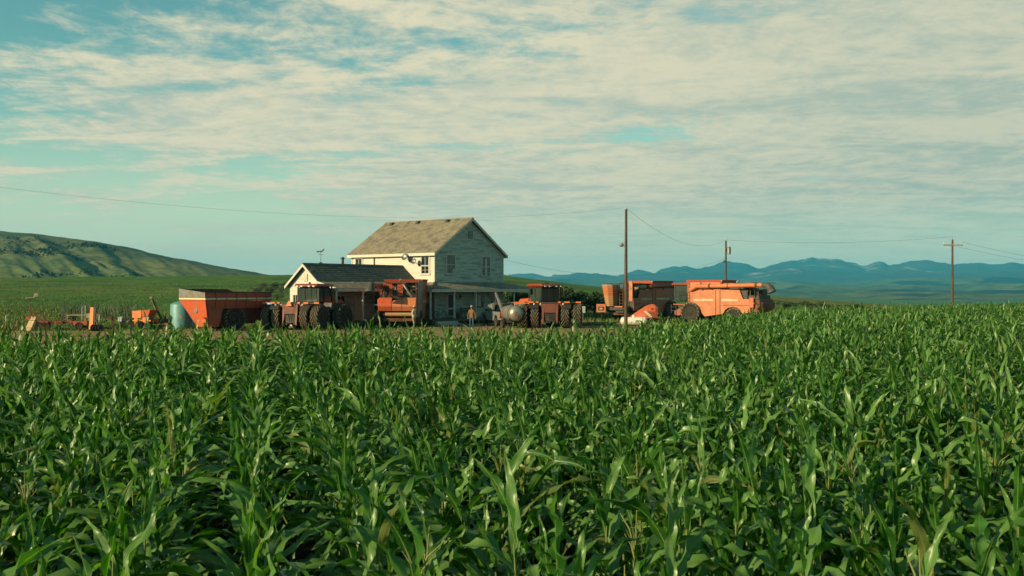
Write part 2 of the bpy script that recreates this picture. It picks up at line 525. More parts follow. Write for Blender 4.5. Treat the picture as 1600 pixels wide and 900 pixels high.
# ---- foothills and the blue range on the right
def foot_z(X, Y):
    r = np.hypot(X, Y); az = np.arctan2(X, Y); px = pxy(az)
    ca_ = np.cos(np.clip(az, -1, 1))
    z = -30 + 0 * r
    # four rolling ridges, each higher and farther than the last
    for i, (ri, wi, ym, amp, wl) in enumerate(((3100, 520, 459.5, 5, 210), (4000, 620, 453, 7, 170), (5100, 760, 446, 8, 150), (6500, 900, 438, 8, 120))):
        rr_ = ri + (fbm(px / 160 + 9 * i, px * 0 + i, 3) - .5) * 700
        y = ym + 3.0 * sstep(1150, 850, px) - amp * (fbm(px / wl + 31 * i, px * 0 + 2.2 * i, 4) - .42) * 2
        top = CAMZ + (450 - y) / F * rr_ * ca_ + 30
        q = (r - rr_) / wi
        b_ = np.where(q < 0, np.clip(1 + q, 0, 1) ** 1.5, np.clip(1 - q / .9, 0, 1)); b_ = b_ * b_ * (3 - 2 * b_) * .5 + b_ * .5
        spur = (ridged(X / 520 + i, Y / 800 + 3 * i, 4, .55) - .6) * 34 * np.clip(b_ * (1 - b_) * 4, 0, 1)
        z = np.maximum(z, -30 + top * b_ + spur)
    z = z + (fbm(X / 200, Y / 160, 4) - .5) * 7
    z = np.where(r < 2650, z - (2650 - r) * .2, z)
    return z - sstep(7000, 8200, r) * 60
polar('foothills', R(-9), R(50), 330, np.geomspace(2500, 8300, 150), foot_z, M['foothill'])['label'] = 'low green foothills below the blue range'
MT = [(560, 436), (700, 434), (785, 431), (800, 430), (830, 427), (860, 431), (890, 427), (930, 428), (945, 429), (964, 432), (980, 428), (996, 425), (1010, 427), (1022, 429), (1035, 423), (1050, 417),
      (1062, 419), (1073, 417), (1085, 422), (1100, 418), (1120, 414), (1139, 410), (1155, 413), (1174, 415), (1185, 420), (1205, 414), (1230, 408), (1250, 407), (1265, 404), (1283, 403), (1300, 405),
      (1315, 409), (1330, 412), (1355, 416), (1365, 410), (1372, 409), (1380, 411), (1387, 415), (1405, 413), (1425, 409), (1440, 410), (1455, 411), (1485, 414), (1500, 413), (1515, 411), (1550, 413),
      (1575, 409), (1600, 411), (1660, 407), (1740, 412), (1850, 405), (2000, 412), (2300, 410), (3000, 415)]
def mount_z(X, Y):
    r = np.hypot(X, Y); az = np.arctan2(X, Y); px = pxy(az)
    y = np.interp(px, [a for a, b in MT], [b for a, b in MT])
    # a lower, nearer line of hills in front of the crest line
    y = y + (1 - ridged(px / 34, px * 0 + 7.7, 4, .6)) * 7 - 2.5
    y2 = 437 - 13 * fbm(px / 95 + 3, px * 0 + .5, 4) - 6 * sstep(950, 1200, px)
    ca_ = np.cos(np.clip(az, -1, 1)); h1 = (450 - y) / F * 10300 * ca_; h2 = (450 - y2) / F * 8600 * ca_
    side = (ridged(X / 900, Y / 1300, 5, .55) - .5)
    a = h1 * np.clip(1 - np.abs(r - 10300) / 1700, 0, 1) ** .9
    b = h2 * np.clip(1 - np.abs(r - 8600) / 1300, 0, 1) ** .8
    z = np.maximum(a, b)
    return -40 + (z + 43) * sstep(7300, 7800, r) + side * 110 * sstep(7500, 8300, r) * (np.abs(z - h1) > 12) * sstep(0, 60, np.abs(r - 10300)) * .8
polar('mountains', R(-9), R(50), 520, np.linspace(7300, 12400, 110), mount_z, M['mountain'])['label'] = 'blue mountain range along the horizon on the right'

# ---- the air: even pale haze round everything
hm = bpy.data.materials.new('haze_air'); hm.use_nodes = True
ht = hm.node_tree; ht.nodes.clear()
pv = ht.nodes.new('ShaderNodeVolumePrincipled')
pv.inputs['Color'].default_value = (.08, .62, 1.0, 1)
pv.inputs['Density'].default_value = 0.85e-4
pv.inputs['Anisotropy'].default_value = 0.0
ho = ht.nodes.new('ShaderNodeOutputMaterial'); ht.links.new(pv.outputs[0], ho.inputs['Volume'])
MB().box((-12900, -12900, -110), (12900, 12900, 345)).build('haze', hm, kind='stuff')['label'] = 'thin blue haze in the distance'

# ------------------------------------------------------------------ corn
def corn_leaf_mat():
    m, t, b = nodes('corn_leaf')
    uv = N(t, 'ShaderNodeUVMap'); uv.uv_map = 'UVMap'
    s = N(t, 'ShaderNodeSeparateXYZ'); t.links.new(uv.outputs[0], s.inputs[0])
    def mth(op, a, b_=None):
        n = N(t, 'ShaderNodeMath', operation=op)
        for i, v in enumerate((a, b_)):
            if v is None: continue
            if isinstance(v, (int, float)): n.inputs[i].default_value = v
            else: t.links.new(v, n.inputs[i])
        return n.outputs[0]
    u = s.outputs[0]
    rib = ramp_of(t, mth('ABSOLUTE', mth('SUBTRACT', u, .5)), .035, .075, 1, 0)
    vein = mth('SINE', mth('MULTIPLY', u, 95.0))
    at_ = N(t, 'ShaderNodeAttribute', attribute_name='rnd')
    oi = N(t, 'ShaderNodeObjectInfo')
    rn = mth('FRACT', mth('ADD', at_.outputs['Fac'], oi.outputs['Random']))
    co = coords(t, (1, 1, 1), 'Object')
    ns = noise_of(t, co, 9.0, 4, .6)
    c = mix_of(t, rn, (.005, .055, .005), (.034, .130, .010))
    c = mix_of(t, ramp_of(t, ns, .45, .75), c, (.045, .130, .015))
    c = mix_of(t, ramp_of(t, vein, .2, 1, 0, .25), c, (.06, .15, .025))
    c = mix_of(t, mth('MULTIPLY', rib, .8), c, (.20, .28, .10))
    yl = ramp_of(t, mth('MULTIPLY', ramp_of(t, s.outputs[1], .8, 1.0), rn), .45, .9)
    c = mix_of(t, yl, c, (.24, .20, .06))
    geo = N(t, 'ShaderNodeNewGeometry')
    c = mix_of(t, mth('MULTIPLY', geo.outputs['Backfacing'], .8), c, (.120, .245, .050))   # paler underside
    c = mix_of(t, ramp_of(t, rn, .955, .965, 0, .5), c, (.22, .20, .07))                   # a few dry leaves
    t.links.new(c, b.inputs['Base Color'])
    t.links.new(ramp_of(t, ns, .3, .7, .36, .50), b.inputs['Roughness'])
    b.inputs['Specular IOR Level'].default_value = .2
    b.inputs['Coat Weight'].default_value = .65; b.inputs['Coat Roughness'].default_value = .34
    bump_of(t, b, mth('ADD', mth('MULTIPLY', vein, .3), ns), .004, .6)
    tr = N(t, 'ShaderNodeBsdfTranslucent')
    t.links.new(mix_of(t, 1.0, c, (1.7, 2.0, .4), 'MULTIPLY'), tr.inputs[0])
    mx = N(t, 'ShaderNodeMixShader'); mx.inputs[0].default_value = .30
    t.links.new(b.outputs[0], mx.inputs[1]); t.links.new(tr.outputs[0], mx.inputs[2])
    t.links.new(mx.outputs[0], t.nodes['Material Output'].inputs[0])
    return m
M['corn'] = corn_leaf_mat()
M['stalk'] = mat('corn_stalk', (.13, .19, .05), .5, alt=(.20, .22, .08), scale=8, var=.15)
M['tassel'] = mat('corn_tassel', (.26, .27, .08), .7, var=.15)

def leaf_arrays(rng, L, W, e0, bend, nseg, across, twist=0.0, ruffle=.012, fold=.35, kink=None):
    """a corn leaf growing from the origin towards +X: points (nseg+1, across, 3) and uv"""
    s = np.linspace(0, 1, nseg + 1)
    th = e0 + bend * s ** 1.45
    if kink is not None:
        th = th + kink[1] * sstep(kink[0] - .07, kink[0] + .07, s)
    ds = L / nseg
    x = np.concatenate([[0], np.cumsum(np.sin((th[1:] + th[:-1]) / 2) * ds)])
    z = np.concatenate([[0], np.cumsum(np.cos((th[1:] + th[:-1]) / 2) * ds)])
    side = rng.normal(0, .10) * L * s ** 2
    w = W * np.minimum(1, .55 + 2.2 * s) * np.clip(1 - ((s - .30) / .70).clip(0) ** 2.1, .015, 1)
    T = np.stack([np.sin(th), 0 * s, np.cos(th)], -1)
    Nn = np.stack([-np.cos(th), 0 * s, np.sin(th)], -1)
    B = np.array([0., 1., 0.])[None].repeat(len(s), 0)
    tw = twist * s ** 1.3
    Br = B * np.cos(tw)[:, None] + Nn * np.sin(tw)[:, None]
    Nr = -B * np.sin(tw)[:, None] + Nn * np.cos(tw)[:, None]
    us = np.linspace(-1, 1, across)
    ph = rng.random(2) * 6.28; fq = rng.uniform(14, 24)
    P = np.zeros((len(s), across, 3))
    for k, uu in enumerate(us):
        ru = ruffle * abs(uu) ** 2 * np.sin(fq * s + ph[0 if uu < 0 else 1]) * (s * (1.15 - s)) * 4
        P[:, k] = np.stack([x, side, z], -1) + Br * (uu * w / 2 * math.cos(fold))[:, None] + Nr * (abs(uu) * w / 2 * math.sin(fold) + ru)[:, None]
    U = np.stack(np.meshgrid((us + 1) / 2, s), -1)
    return P, U

def plant_leaves(rng, h, n, nseg, across, young=0):
    """every leaf of one plant: (z on stalk, azimuth, points, uv)"""
    out = []
    plane = rng.random() * math.pi
    for i in range(n):
        t = i / (n - 1)
        z = h * (.30 + .70 * t ** .9)
        az = plane + math.pi * (i % 2) + rng.normal(0, .35)
        if t > .86:                                # the upright whorl
            L, W, e0, bend = rng.uniform(.40, .66), rng.uniform(.05, .075), rng.uniform(.05, .34), rng.uniform(.05, 1.0)
            kink = None
        elif t > .55:
            L, W, e0, bend = rng.uniform(.60, .92), rng.uniform(.078, .108), rng.uniform(.25, .68), rng.uniform(.8, 2.5)
            kink = (rng.uniform(.4, .75), rng.uniform(.5, 1.3)) if rng.random() < .35 else None
        else:
            L, W, e0, bend = rng.uniform(.65, .92), rng.uniform(.08, .108), rng.uniform(.5, .9), rng.uniform(1.0, 2.2)
            kink = (rng.uniform(.35, .7), rng.uniform(.4, 1.1)) if rng.random() < .4 else None
        P, U = leaf_arrays(rng, L, W, e0, bend, nseg, across, rng.normal(0, .95), rng.uniform(.014, .034), rng.uniform(.18, .5), kink)
        out.append((z, az, P, U))
    return out

def grid_faces(a, b):
    i = np.arange(a - 1)[:, None] * b; j = np.arange(b - 1)[None]
    return np.stack([i + j, i + j + 1, i + b + j + 1, i + b + j], -1).reshape(-1, 4)

def np_mesh(name, V, Fq, UV, rnd, mats, mi=None):
    me = bpy.data.meshes.new(name)
    nv, nf = len(V), len(Fq)
    me.vertices.add(nv); me.loops.add(nf * 4); me.polygons.add(nf)
    me.vertices.foreach_set('co', V.astype(np.float32).ravel())
    me.loops.foreach_set('vertex_index', Fq.astype(np.int32).ravel())
    me.polygons.foreach_set('loop_start', np.arange(0, nf * 4, 4, dtype=np.int32))
    for m in mats: me.materials.append(m)
    if mi is not None: me.polygons.foreach_set('material_index', mi.astype(np.int32))
    me.update(calc_edges=True)
    uvl = me.uv_layers.new(name='UVMap')
    uvl.data.foreach_set('uv', UV[Fq.ravel()].astype(np.float32).ravel())
    a = me.attributes.new('rnd', 'FLOAT', 'POINT')
    a.data.foreach_set('value', rnd.astype(np.float32))
    me.shade_smooth()
    return me

# where the plants stand: rows 0.76 m apart, running away from the camera and to the left
ROWDIR = math.atan2(-400, F)
rng = np.random.default_rng(23)
ca, sa = math.cos(ROWDIR), math.sin(ROWDIR)
spots = []
for k in range(-110, 150):
    off = k * .76
    tt = np.arange(-30, 130, .225)
    tt = tt + rng.normal(0, .045, len(tt)); of = off + rng.normal(0, .035, len(tt))
    X = tt * sa + of * ca; Y = tt * ca - of * sa
    edge = corn_edge(X, Y) + (fbm(X / 3, Y / 3, 3) - .5) * 1.5
    px = 800 + F * X / np.maximum(Y, .1)
    r = np.hypot(X, Y)
    ok = (Y > 2.6) & (Y < edge) & (px > -430) & (px < 1900)
    ok |= (Y > 1.2) & (Y <= 9) & (np.abs(X) < 7.5)
    ok &= ~((np.abs(X) < .5) & (Y < 2.4))
    ok &= rng.random(len(X)) > .10
    if k in (0, 3, -4): ok &= (rng.random(len(X)) > (.5 if k == 0 else .3)) | (Y > 14)
    ok &= (fbm(X / 1.7 + 40, Y / 2.6, 3) > .30) | (rng.random(len(X)) > .6)
    spots += [(a, b_) for a, b_ in zip(X[ok], Y[ok])]
spots = np.array(spots)
hs = 1.48 + (fbm(spots[:, 0] / 4, spots[:, 1] / 4, 3) - .5) * .5 + rng.normal(0, .09, len(spots))
hs = np.where(rng.random(len(spots)) < .06, hs + rng.uniform(.1, .3, len(spots)), hs)
# on the left, a thin strip where the crop is poorer
px = 800 + F * spots[:, 0] / np.maximum(spots[:, 1], .1)
order = np.argsort(np.hypot(spots[:, 0], spots[:, 1]))
vis = (px > -60) & (px < 1660) & (spots[:, 1] > 3.6)
near = [i for i in order if vis[i]][:300]
nearset = set(near)

# -- 300 nearest plants in view: one thing each, with its own stalk, leaves and, on some, a tassel
POOL = 24
pool = []
prg = np.random.default_rng(99)
lf = grid_faces(13, 5)
for i in range(POOL):
    n = int(prg.integers(10, 13))
    ls = []
    for z, az, P, U in plant_leaves(prg, 1.0, n, 12, 5):
        me = np_mesh('leaf', P.reshape(-1, 3), lf, U.reshape(-1, 2), np.full(P.shape[0] * P.shape[1], prg.random()), [M['corn']])
        ls.append((z, az, me))
    pool.append(ls)
st = MB(); path = [(0, 0, -.02)] + [(math.sin(q * 5) * .012, math.cos(q * 4) * .01, q) for q in np.linspace(.2, 1.0, 6)]
st.tube(path, [.017, .016, .015, .013, .011, .009, .006], 7)
stalk_me = st.mesh('stalk', M['stalk'], smooth=60)
ts = MB(); trg = random.Random(4)
for k in range(8):
    a = k * 2.4; l = trg.uniform(.16, .26); q = .0 if k == 0 else trg.uniform(.2, .55)
    l = .33 if k == 0 else l
    z0 = .0 if k == 0 else trg.uniform(0, .08)
    ts.tube([(0, 0, z0), (math.cos(a) * math.sin(q) * l * .5, math.sin(a) * math.sin(q) * l * .5, z0 + l * .55),
             (math.cos(a) * math.sin(q * 1.3) * l, math.sin(a) * math.sin(q * 1.3) * l, z0 + l * math.cos(q))], [.004, .0045, .002], 5)
tassel_me = ts.mesh('tassel', M['tassel'], smooth=60)
for c_, i in enumerate(near):
    x, y = spots[i]; h = float(hs[i])
    p = thing('corn_plant', 'leafy green corn plant in the nearest rows of the field', 'corn plant', (x, y, .012), rng.random() * 6.28,
              'corn plants in the foreground')
    p.rotation_euler = (rng.normal(0, .05), rng.normal(0, .05), rng.random() * 6.28)
    s_ = link('stalk', stalk_me, p); s_.scale = (1, 1, h)
    for z, az, me in pool[int(rng.integers(POOL))]:
        o = link('leaf', me, p)
        q = float(rng.uniform(.78, 1.08))
        o.location = (0, 0, z * h); o.rotation_euler = (0, float(rng.normal(0, .07)), az + float(rng.normal(0, .2))); o.scale = (q, q, q)
    if rng.random() < .05:
        p['label'] = 'corn plant with a yellow-green tassel in the nearest rows of the field'
        o = link('tassel', tassel_me, p); o.location = (0, 0, h - .01)

# -- the rest of the field
rest = [i for i in range(len(spots)) if i not in nearset]
def batch(name, ids, nl, nseg, across, variants, seed, widen=1.0):
    g = np.random.default_rng(seed)
    ff = grid_faces(nseg + 1, across); npv = (nseg + 1) * across
    lib = []
    for v_ in range(variants):
        ls = plant_leaves(g, 1.0, nl, nseg, across)
        lib.append(ls)
    V, FF, UV, RN = [], [], [], []
    base = 0
    byvar = g.integers(variants, size=len(ids))
    for v_ in range(variants):
        sel = np.array([ids[k] for k in range(len(ids)) if byvar[k] == v_], int)
        if not len(sel): continue
        m_ = len(sel); rot = g.random(m_) * 6.28; h = hs[sel]
        tx, ty = g.normal(0, .05, m_), g.normal(0, .05, m_)
        for z, az, P, U in lib[v_]:
            a = rot + az + g.normal(0, .2, m_); q = g.uniform(.86, 1.14, m_)
            p = P.reshape(-1, 3)
            X = q[:, None] * (np.cos(a)[:, None] * p[None, :, 0] - np.sin(a)[:, None] * p[None, :, 1] * widen)
            Y = q[:, None] * (np.sin(a)[:, None] * p[None, :, 0] + np.cos(a)[:, None] * p[None, :, 1] * widen)
            Z = q[:, None] * p[None, :, 2] + (z * h)[:, None]
            X = X + spots[sel, 0][:, None] + Z * tx[:, None]; Y = Y + spots[sel, 1][:, None] + Z * ty[:, None]
            V.append(np.stack([X, Y, Z], -1).reshape(-1, 3))
            FF.append((ff[None] + (base + np.arange(m_) * npv)[:, None, None]).reshape(-1, 4)); base += m_ * npv
            UV.append(np.tile(U.reshape(-1, 2), (m_, 1))); RN.append(np.repeat(g.random(m_), npv))
    # stalks as thin crossed-free three-sided prisms, two rings
    sx, sy, h = spots[ids, 0], spots[ids, 1], hs[ids]
    ang = np.array([0, 2.094, 4.189])
    for zz0, zz1, r0, r1 in ((0, 1, .016, .008),):
        A = np.stack([sx[:, None] + np.cos(ang) * r0, sy[:, None] + np.sin(ang) * r0, np.zeros((len(ids), 3))], -1)
        B = np.stack([sx[:, None] + np.cos(ang) * r1, sy[:, None] + np.sin(ang) * r1, np.repeat(h[:, None], 3, 1)], -1)
        V.append(np.concatenate([A, B], 1).reshape(-1, 3))
        q = np.array([(0, 1, 4, 3), (1, 2, 5, 4), (2, 0, 3, 5)])
        FF.append((q[None] + (base + np.arange(len(ids)) * 6)[:, None, None]).reshape(-1, 4)); base += len(ids) * 6
        UV.append(np.tile(np.array([[.5, .2]]), (len(ids) * 6, 1))); RN.append(np.repeat(g.random(len(ids)), 6))
    # tassels on a few
    tz = [k for k in range(len(ids)) if g.random() < .05]
    nleaf = sum(len(f) for f in FF)
    for k in tz:
        for j in range(4):
            a = g.random() * 6.28; l = .16 if j else .30; q = 0 if j == 0 else g.uniform(.25, .55)
            b0 = np.array([sx[k], sy[k], h[k]]); e = b0 + np.array([math.cos(a) * math.sin(q) * l, math.sin(a) * math.sin(q) * l, l * math.cos(q)])
            w_ = np.array([-math.sin(a), math.cos(a), 0]) * .0045; w2 = np.array([math.cos(a), math.sin(a), 0]) * .0045
            for ww in (w_, w2):
                V.append(np.array([b0 - ww, b0 + ww, e + ww * .5, e - ww * .5])); FF.append(np.array([[0, 1, 2, 3]]) + base); base += 4
                UV.append(np.full((4, 2), .5)); RN.append(np.full(4, .5))
    V, FF, UV, RN = np.concatenate(V), np.concatenate(FF), np.concatenate(UV), np.concatenate(RN)
    mi = np.zeros(len(FF)); mi[nleaf:] = 1
    return link(name, np_mesh(name, V, FF, UV, RN, [M['corn'], M['tassel']], mi), None, 'stuff')
dist = np.hypot(spots[:, 0], spots[:, 1])
a_ = [i for i in rest if dist[i] < 17]
b_ = [i for i in rest if 17 <= dist[i] < 34]
c_ = [i for i in rest if dist[i] >= 34]
for nm, ids, nl, ns, ac, va, sdd in (('corn_field', a_, 11, 9, 5, 24, 1), ('corn_field', b_, 10, 6, 3, 30, 2), ('corn_field', c_, 8, 5, 3, 30, 3)):
    o = batch(nm, ids, nl, ns, ac, va, sdd)
    o['label'] = {1: 'green corn filling the middle of the field', 2: 'green corn farther back in the field', 3: 'distant corn along the field edge'}[sdd]
print('corn', len(spots), len(a_), len(b_), len(c_))

# ------------------------------------------------------------------ farmhouse
HC = Vector((-6.84, 88.0, 0)); HA = R(52)
hv = Vector((math.cos(HA), math.sin(HA), 0)); hu = Vector((-math.sin(HA), math.cos(HA), 0))
W_, L_, EAVE, APEX = 9.7, 10.6, 6.42, 9.55
house = thing('farmhouse', 'weathered two-storey white farmhouse with low wing, tan roof and porch', 'house', HC, HA)
def on_x(px, y):           # local x on the line local y = const seen at pixel column px
    k = (px - 800) / F
    b = HC + hu * y
    return (k * b.y - b.x) / (hv.x - k * hv.y)
def on_y(px, x):
    k = (px - 800) / F
    b = HC + hv * x
    return (k * b.y - b.x) / (hu.x - k * hu.y)

# walls
w = MB()
w.prism([(0, 0, 0), (W_, 0, 0), (W_, 0, EAVE), (W_/2, 0, APEX - .12), (0, 0, EAVE)], (0, L_, 0))
w.build('wall', M['cream'], house)
# lapped boards: gable side weathered, long side painted
def lap_boards(axis, off, a0, a1, z0, z1, shrink, m, parent, out, name='siding', seed=1):
    rg = random.Random(seed); b = MB(); z = z0
    while z < z1 - .02:
        e = .165
        l0, l1 = a0 + shrink(z + e), a1 - shrink(z + e)
        if l1 - l0 < .2: break
        cut = [l0] + sorted(rg.uniform(l0, l1) for _ in range(rg.choice((1, 2, 2, 3)))) + [l1]
        for c0, c1 in zip(cut, cut[1:]):
            if c1 - c0 < .3: continue
            t = .028 + rg.uniform(-.006, .008); g = .004; dz = rg.uniform(-.006, .006)
            p = [(off - out * t, z + dz), (off - out * .004, z + e + .012 + dz), (off + out * .01, z + e + .012 + dz), (off + out * .01, z + dz)]
            if axis == 'x': b.prism([(c0 + g, q, zz) for q, zz in p], (c1 - c0 - 2*g, 0, 0))
            else: b.prism([(q, c0 + g, zz) for q, zz in p], (0, c1 - c0 - 2*g, 0))
        z += e
    return b.build(name, m, parent, kind='stuff')
sl = (W_ / 2) / (APEX - .12 - EAVE)
gs = lap_boards('x', 0, .02, W_ - .02, .5, APEX - .3, lambda z: max(0, (z - EAVE) * sl), M['peel'], house, 1, seed=3)
gs['label'] = 'weathered grey clapboards with peeling white paint'
lap_boards('y', 0, .02, L_ - .02, .5, EAVE - .05, lambda z: 0, M['cream'], house, 1, seed=5)
for a_, b_ in (((-.05, -.05, .4), (.09, .09, EAVE - .02)), ((W_ - .09, -.05, .4), (W_ + .04, .09, EAVE - .02)), ((-.05, L_ - .09, .4), (.09, L_ + .04, EAVE - .02))):
    MB().box(a_, b_).build('corner_board', M['trim'], house)

# roof: slabs, shingle courses, rake and eave boards
ov, ru = .34, .32
tp = (APEX - EAVE) / (W_ / 2)
def roof_side(sgn):
    e_x = -ov if sgn < 0 else W_ + ov
    ez = EAVE - ov * tp + .02
    return e_x, ez
rf = MB()
for sgn in (-1, 1):
    ex, ez = roof_side(sgn)
    rf.prism([(ex, -ru, ez), (W_/2, -ru, APEX), (W_/2, -ru, APEX + .10), (ex, -ru, ez + .10)], (0, L_ + 2*ru, 0))
roof = rf.build('roof', M['shingle'], house)
def shingles(parent, ex, ez, rx, rz, y0, y1, m, seed, ew=.42, eh=.27, along='y'):
    rg = random.Random(seed); b = MB()
    a = Vector((ex, 0, ez)); q = Vector((rx, 0, rz)); d = (q - a); ln = d.length; d.normalize()
    n = Vector((-d.z, 0, d.x)); n = n if n.z > 0 else -n
    k = 0; s = 0
    while s < ln - .03:
        y = y0 - rg.random() * ew
        while y < y1:
            wd = ew * rg.uniform(.7, 1.15)
            ya, yb = max(y, y0), min(y + wd - .012, y1)
            if yb - ya > .05:
                lift = .022 + rg.uniform(0, .014) + (0.03 if rg.random() < .015 else 0)
                s0 = s + rg.uniform(-.015, .015); s1 = min(s + eh + .05, ln)
                p0, p1 = a + d * s0, a + d * s1
                pts = [p0 + n * .002, p0 + n * lift, p1 + n * .008, p1 + n * .001]
                if along == 'y': b.prism([(p.x, ya, p.z) for p in pts], (0, yb - ya, 0))
                else: b.prism([(ya, p.x, p.z) for p in pts], (yb - ya, 0, 0))
            y += wd
        s += eh; k += 1
    return b.build('shingles', m, parent, kind='stuff')
for sgn in (-1, 1):
    ex, ez = roof_side(sgn)
    shingles(roof, ex, ez + .10, W_/2, APEX + .10, -ru, L_ + ru, M['shingle'], 10 + sgn)
t = MB()
ex, ez = roof_side(-1)
t.box((ex - .03, -ru, ez - .16), (ex + .02, L_ + ru, ez + .09))
t.build('fascia', M['cream'], house)
t = MB()
t.box((W_ - ex - .02, -ru, ez - .16), (W_ - ex + .03, L_ + ru, ez + .09)); t.build('fascia', M['trim'], house)
for yy in (-ru - .03, L_ + ru):
    for sgn in (-1, 1):
        ex, ez = roof_side(sgn)
        MB().prism([(ex, yy, ez - .15), (W_/2, yy, APEX - .15), (W_/2, yy, APEX + .085), (ex, yy, ez + .085)], (0, .03, 0)).build('rake_board', M['trim'], house)
ri = MB(); ri.prism([(W_/2 - .16, -ru - .03, APEX + .04), (W_/2, -ru - .03, APEX + .16), (W_/2 + .16, -ru - .03, APEX + .04)], (0, L_ + 2*ru + .06, 0)).build('ridge_cap', M['shingle'], roof)
for px in (619, 660, 706):         # three small vents below the ridge
    y = on_y(px, W_/2) ; xx = W_/2 - .45; zz = APEX + .10 - .45 * tp
    v_ = MB(); v_.prism([(xx - .18, y, zz - .1), (xx + .16, y, zz + .12), (xx + .16, y, zz + .25), (xx - .18, y, zz + .14)], (0, .32, 0)).build('roof_vent', M['dark'], roof)
# gable vent
MB().box((W_/2 - .32, -.06, 7.75), (W_/2 + .32, -.028, 8.45)).build('gable_vent', M['wood'], house)
for k in range(5): MB().cbox((W_/2, -.07, 7.85 + k * .125), (.56, .05, .03), (35, 0, 0)).build('louvre', M['trim'], house)

def window(parent, plane, a, z0, z1, off, wd=.95, open_=False, curtain=None, trim='trim'):
    """plane 'x': on a wall y = off facing -y; plane 'y': on a wall x = off facing -x"""
    def bx(b, a0, a1, d0, d1, q0, q1):
        if plane == 'x': b.box((a0, off - d1, q0), (a1, off - d0, q1))
        else: b.box((off - d1, a0, q0), (off - d0, a1, q1))
    h = wd / 2
    f = MB()
    bx(f, a - h - .11, a - h, .0, .075, z0 - .02, z1 + .02); bx(f, a + h, a + h + .11, .0, .075, z0 - .02, z1 + .02)
    bx(f, a - h - .15, a + h + .15, .0, .09, z1 + .02, z1 + .16)
    wi = f.build('window', M[trim], parent)
    s = MB(); bx(s, a - h - .17, a + h + .17, 0, .13, z0 - .09, z0 - .02); s.build('sill', M[trim], wi)
    mid = (z0 + z1) / 2
    for q0, q1, dd in ((z0, mid, .032), (mid, z1, .04)):
        p = MB(); bx(p, a - h, a + h, .0, dd, q0 + .01, q1 - .01); p.build('pane', M['winglass'], wi)
    s = MB()
    bx(s, a - h, a + h, .0, .058, mid - .03, mid + .03); bx(s, a - h, a - h + .05, 0, .055, z0, z1); bx(s, a + h - .05, a + h, 0, .055, z0, z1)
    bx(s, a - .018, a + .018, 0, .05, z0, z1); bx(s, a - h, a + h, 0, .057, z0 - .01, z0 + .05)
    s.build('sash', M['peel'] if trim == 'trim' else M[trim], wi)
    if curtain:
        p = MB(); bx(p, a + curtain[0], a + curtain[1], .041, .048, curtain[2], curtain[3]); p.build('curtain', M[curtain[4]], wi)
    return wi
zz = lambda py, d: CAMZ + (450 - py) / F * d
x1, x2 = on_x(704, 0), on_x(759, 0)
window(house, 'x', x1, zz(428, 90.5), zz(399.5, 90.5), 0, 1.15, curtain=(.25, .5, zz(427.5, 90), zz(420, 90), 'stripe'))
window(house, 'x', x2, zz(431, 94), zz(402.5, 94), 0, 1.2, curtain=(-.12, .1, zz(431, 94), zz(405, 94), 'sign'))
window(house, 'y', on_y(664.7, 0), zz(428, 89), zz(402, 89), 0, .95, trim='cream')
window(house, 'y', on_y(561, 0), zz(427, 95), zz(405.5, 95), 0, .9, trim='cream')
window(house, 'y', on_y(612, 0), 1.4, 2.7, 0, .9, trim='cream')
b = MB(); yy = on_y(585.5, 0); b.tube([(-.09, yy, EAVE - .25), (-.09, yy, .3)], .045, 6); b.build('downspout', M['rust'], house)
# ground floor on the porch: door and windows
xd = on_x(703.5, 0)
d = MB(); d.box((xd - .5, -.06, .56), (xd + .5, -.02, 2.72)); door = d.build('door', M['dark'], house)
d = MB(); d.box((xd - .46, -.085, .62), (xd + .46, -.065, .72)); d.box((xd - .46, -.085, 1.28), (xd + .46, -.065, 1.42)); d.box((xd - .46, -.085, 2.58), (xd + .46, -.065, 2.68))
d.box((xd - .46, -.083, .72), (xd - .36, -.066, 2.58)); d.box((xd + .36, -.083, .72), (xd + .46, -.066, 2.58)); d.build('screen_frame', M['sign'], door)
d = MB(); d.lathe([(.0, -.14), (.03, -.13), (.03, -.10), (.012, -.085)], (xd + .4, 0, 1.5), 'Y', 10); d.build('handle', M['grey'], door)
d = MB()
for s_ in (-1, 1): d.box((xd + s_ * .56 - .06, -.075, .56), (xd + s_ * .56 + .06, -.005, 2.8))
d.box((xd - .66, -.085, 2.8), (xd + .66, -.005, 2.93)); d.build('door_frame', M['trim'], house)
window(house, 'x', on_x(748, 0), 1.35, 2.7, 0, 1.5, curtain=(-.2, .25, 1.5, 2.6, 'sign'))
window(house, 'x', on_x(771, 0), 1.35, 2.7, 0, 1.1)
l_ = MB(); xl = on_x(718, 0); l_.cbox((xl, -.08, 2.42), (.2, .12, .26)); l_.build('wall_lantern', M['black'], house)

# porch roof round the corner
PO, PX0, PX1, PZ0, PZ1 = -2.35, -2.9, 11.9, 3.62, 3.02
pr = MB()
def slab(b, pts, th=.09): b.prism(pts, (0, 0, th))
slab(pr, [(0, -.06, PZ0), (PX0, PO, PZ1), (PX1, PO, PZ1), (W_, -.06, PZ0)])
slab(pr, [(W_ + .06, 0, PZ0), (PX1, PO + .02, PZ1), (PX1, 6.0, PZ1), (W_ + .06, 6.0, PZ0)])
slab(pr, [(-.06, 0, PZ0), (-.06, 2.6, PZ0), (PX0, 2.6, PZ1), (PX0, PO + .02, PZ1)])
porch = pr.build('porch_roof', M['shingle'], house)
